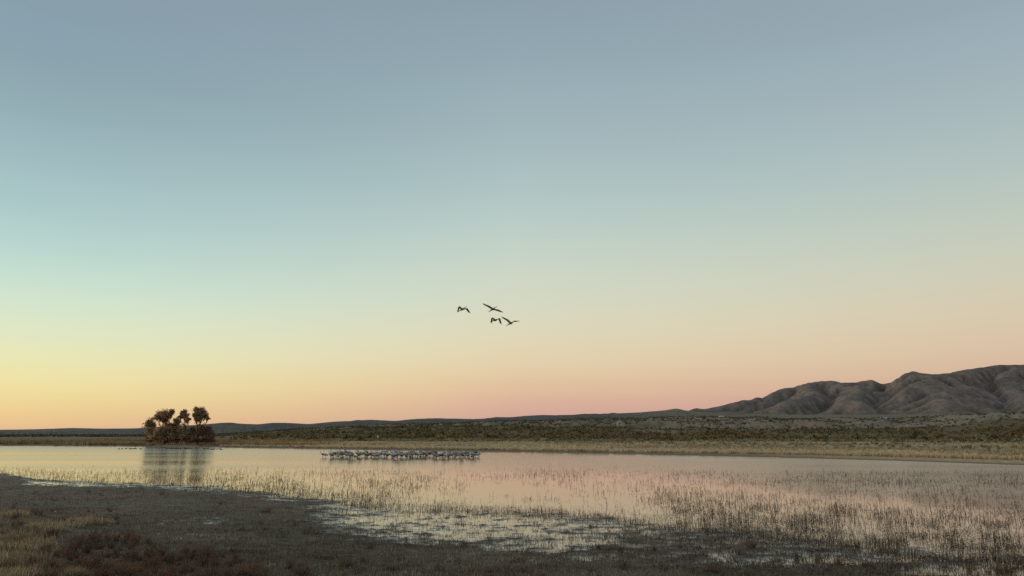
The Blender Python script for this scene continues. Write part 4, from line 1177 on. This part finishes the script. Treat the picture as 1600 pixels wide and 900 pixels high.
# ---- grass tussocks of the left bank, red-brown weeds, low weed clumps
def tussock_mesh(seed, n, colour, spread=0.16, hh=0.3, lean=0.6, w=0.009):
    rg = np.random.default_rng(seed)
    P = np.concatenate([rg.normal(size=(n, 2)) * np.clip(spread * np.array([1.3, 0.9]), 0, 1), np.zeros((n, 1))], 1)
    P[:, :2] = np.clip(P[:, :2], -2.2 * spread, 2.2 * spread)
    V, F, C = blades(P, rg.uniform(0.5, 1.1, n) * hh, w, vary(colour, n, 0.22, rg), lean, 0.12, 2, rg)
    return mesh_np('grass_tussock', V, F, M_DRY, C)
PALE_G = (0.40, 0.32, 0.205); GREEN_G = (0.23, 0.19, 0.12)
TUS = [tussock_mesh(800 + k, 240, PALE_G if k % 3 else GREEN_G, 0.15, 0.27, 1.0, 0.011) for k in range(6)]
def place(me, name, px, py, s, label, cat, group, sink=0.02):
    x, y = ground(px, py, 0.12)
    zz = gz(float(x), float(y))
    x, y = ground(px, py, zz)
    return tag(link(name, me, None, (float(x), float(y), gz(float(x), float(y)) - sink), rgm.uniform(0, 6.28), s), label, cat, group)
spots = []
for k in range(74):
    t = rgm.uniform()
    py = rgm.uniform(812, 915)
    lim = np.interp(py, [805, 816, 826, 845, 870, 900, 920], [20, 60, 80, 75, 90, 130, 150])
    spots.append((rgm.uniform(-40, lim), py, rgm.uniform(0.4, 1.15)))
for k, (a, b, s) in enumerate(spots):
    place(TUS[int(rgm.integers(6))], 'grass_tussock', a, b, s, 'pale dry grass tussock on the bank in the lower left corner', 'grass', 'pale tussocks of the left bank')
for a, b, s in [(112, 818, 1.0), (120, 817, 1.1), (128, 816.5, 1.2), (137, 816, 1.2), (146, 816, 1.1), (155, 815.5, 1.0), (163, 815, 0.9)]:
    place(TUS[1], 'grass_tussock', a, b + 2, s, 'pale tussock in the short row jutting onto the mud from the left bank', 'grass', 'tussocks jutting onto the mud')
for a, b in [(78, 826), (70, 824), (86, 829), (28, 806), (33, 808), (4, 806)]:
    place(TUS[2], 'grass_tussock', a, b, 1.1, 'pale tussock on the outer rim of the left bank', 'grass', 'tussocks on the rim of the left bank')

def weed_mesh(seed, n, colour, hh=0.28, spread=0.17):
    """twiggy low weed: stems with many small side twigs"""
    rg = np.random.default_rng(seed)
    bz = np.concatenate([rg.normal(size=(n, 2)) * spread * 0.22, np.zeros((n, 1))], 1)
    a = rg.uniform(0, 6.28, n); le = rg.uniform(0.05, 0.75, n); hl = rg.uniform(0.5, 1.1, n) * hh
    tip = bz + np.stack([np.cos(a) * np.sin(le), np.sin(a) * np.sin(le), np.cos(le)], -1) * hl[:, None] * np.array([1.3, 1.3, 1])
    sd = np.stack([-np.sin(a), np.cos(a), 0 * a], -1) * 0.004
    A_ = (np.stack([bz - sd, bz + sd, tip], 1).reshape(-1, 3), np.arange(n * 3).reshape(n, 3), np.repeat(vary(colour, n, 0.25, rg), 3, 0))
    m = n * 5
    pk = rg.integers(0, n, m); t = rg.uniform(0.2, 1.0, (m, 1))
    Q = bz[pk] * (1 - t) + tip[pk] * t
    B_ = blades(Q, rg.uniform(0.02, 0.07, m), 0.010, vary(colour, m, 0.3, rg), 0.8, 0.2, 1, rg)
    V, F, C = join([A_, B_])
    return mesh_np('weed_clump', V, F, M_DRY, C)
REDW = [weed_mesh(830 + k, 60, (0.18, 0.10, 0.066) if k in (1, 3) else (0.145, 0.10, 0.073)) for k in range(5)]
BRNW = [weed_mesh(850 + k, 45, (0.17, 0.12, 0.092), 0.2, 0.2) for k in range(5)]
for k in range(120):
    py = rgm.uniform(842, 918)
    a = rgm.uniform(np.interp(py, [840, 870, 920], [130, 95, 150]), np.interp(py, [840, 870, 885, 920], [190, 330, 440, 560]))
    place(REDW[int(rgm.integers(5))], 'weed_clump', a, py, rgm.uniform(0.6, 1.25), 'red-brown twiggy weed clump along the lower left edge of the mud', 'weed', 'red-brown weeds at the lower left')
for k in range(26):
    place(REDW[int(rgm.integers(5))], 'weed_clump', rgm.uniform(20, 190), rgm.uniform(796, 822), rgm.uniform(0.5, 1.0), 'red-brown weed clump beyond the rim of the left bank', 'weed', 'red-brown weeds beyond the left bank')
for k in range(90):
    a = rgm.uniform(120, 1580); ns = float(near_row(a))
    b = ns + 12 + rgm.random() * (895 - ns - 12)
    if 480 < a < 920 and b < 850: continue
    place(BRNW[int(rgm.integers(5))], 'weed_clump', a, b, rgm.uniform(0.5, 1.2), 'low brown weed clump scattered on the open mud flat', 'weed', 'brown weeds on the mud flat')
for a, b in [(1116, 897), (1022, 862), (1178, 858), (1340, 856)]:
    place(REDW[0], 'weed_clump', a, b, 0.9, 'rusty weed clump standing out on the right part of the mud', 'weed', 'rusty weeds on the right mud')

for k in range(34):
    py = rgm.uniform(822, 905)
    place(REDW[int(rgm.integers(5))], 'weed_clump', rgm.uniform(-20, float(np.interp(py, [820, 845, 905], [100, 100, 140]))), py, rgm.uniform(0.5, 0.95), 'red-brown weed growing between the pale tussocks of the left bank', 'weed', 'red-brown weeds among the tussocks')

# pale fallen stalks and a few white feathers on the mud
def straw_obj(p0, p1, bend, label):
    a = np.array([*map(float, ground(*p0, 0.08)), 0.0]); b = np.array([*map(float, ground(*p1, 0.08)), 0.0])
    t = np.linspace(0, 1, 9)[:, None]
    p = a + (b - a) * t
    nrm_ = np.array([-(b - a)[1], (b - a)[0], 0]); nrm_ /= np.linalg.norm(nrm_)
    p = p + nrm_ * bend * np.sin(t * math.pi)
    zz = land(p[:, 0], p[:, 1])[0] + 0.055 + 0.02 * np.sin(t[:, 0] * 7)
    base = np.array([a[0], a[1], zz.min()])
    p[:, 2] = zz
    V, F, C = tube(p - base, np.linspace(0.009, 0.005, 9), (0.32, 0.28, 0.21), 5)
    tag(link('fallen_stalk', mesh_np('fallen_stalk', V, F, M_DRY, C, True), None, base), label, 'stalk', 'pale fallen stalks on the mud')
FS = 'pale dry stalk fallen on the right half of the mud flat'
for p0, p1, bd in [((1033, 853.5), (1056, 853.5), 0.03), ((1003, 846), (1020, 852), 0.05), ((1042, 868), (1060, 865), 0.1), ((1130, 861), (1172, 869), -0.15), ((1050, 882), (1066, 882.5), 0.0), ((1085, 886), (1108, 890), 0.1),
                   ((1262, 857), (1277, 873), 0.2), ((1205, 872), (1240, 877), 0.1), ((1320, 874), (1329, 884), 0.15), ((972, 828), (980, 845), 0.35), ((1148, 868), (1160, 871), 0.05), ((1400, 880), (1440, 884), 0.1)]:
    straw_obj(p0, p1, bd, FS)
def feather_mesh():
    V, F, C = tube([(-0.08, 0, 0.0), (-0.03, 0.005, 0.02), (0.03, 0.0, 0.035), (0.09, -0.012, 0.03)], [(0.004, 0.006), (0.01, 0.03), (0.01, 0.028), (0.003, 0.006)], (0.75, 0.74, 0.72), 6)
    return mesh_np('feather', V, F, M_FEATHER, C, True)
fm = feather_mesh()
for a, b, lab in [(528, 870, 'white feather lying on the dark mud below the puddles'), (86, 800.5, 'white feather on the mud beyond the left bank'), (1322, 884, 'white feather at the bottom right of the mud')]:
    x, y = map(float, ground(a, b, 0.08))
    tag(link('feather', fm, None, (x, y, gz(x, y) + 0.05), rgm.uniform(0, 6.28), 0.5), lab, 'feather')
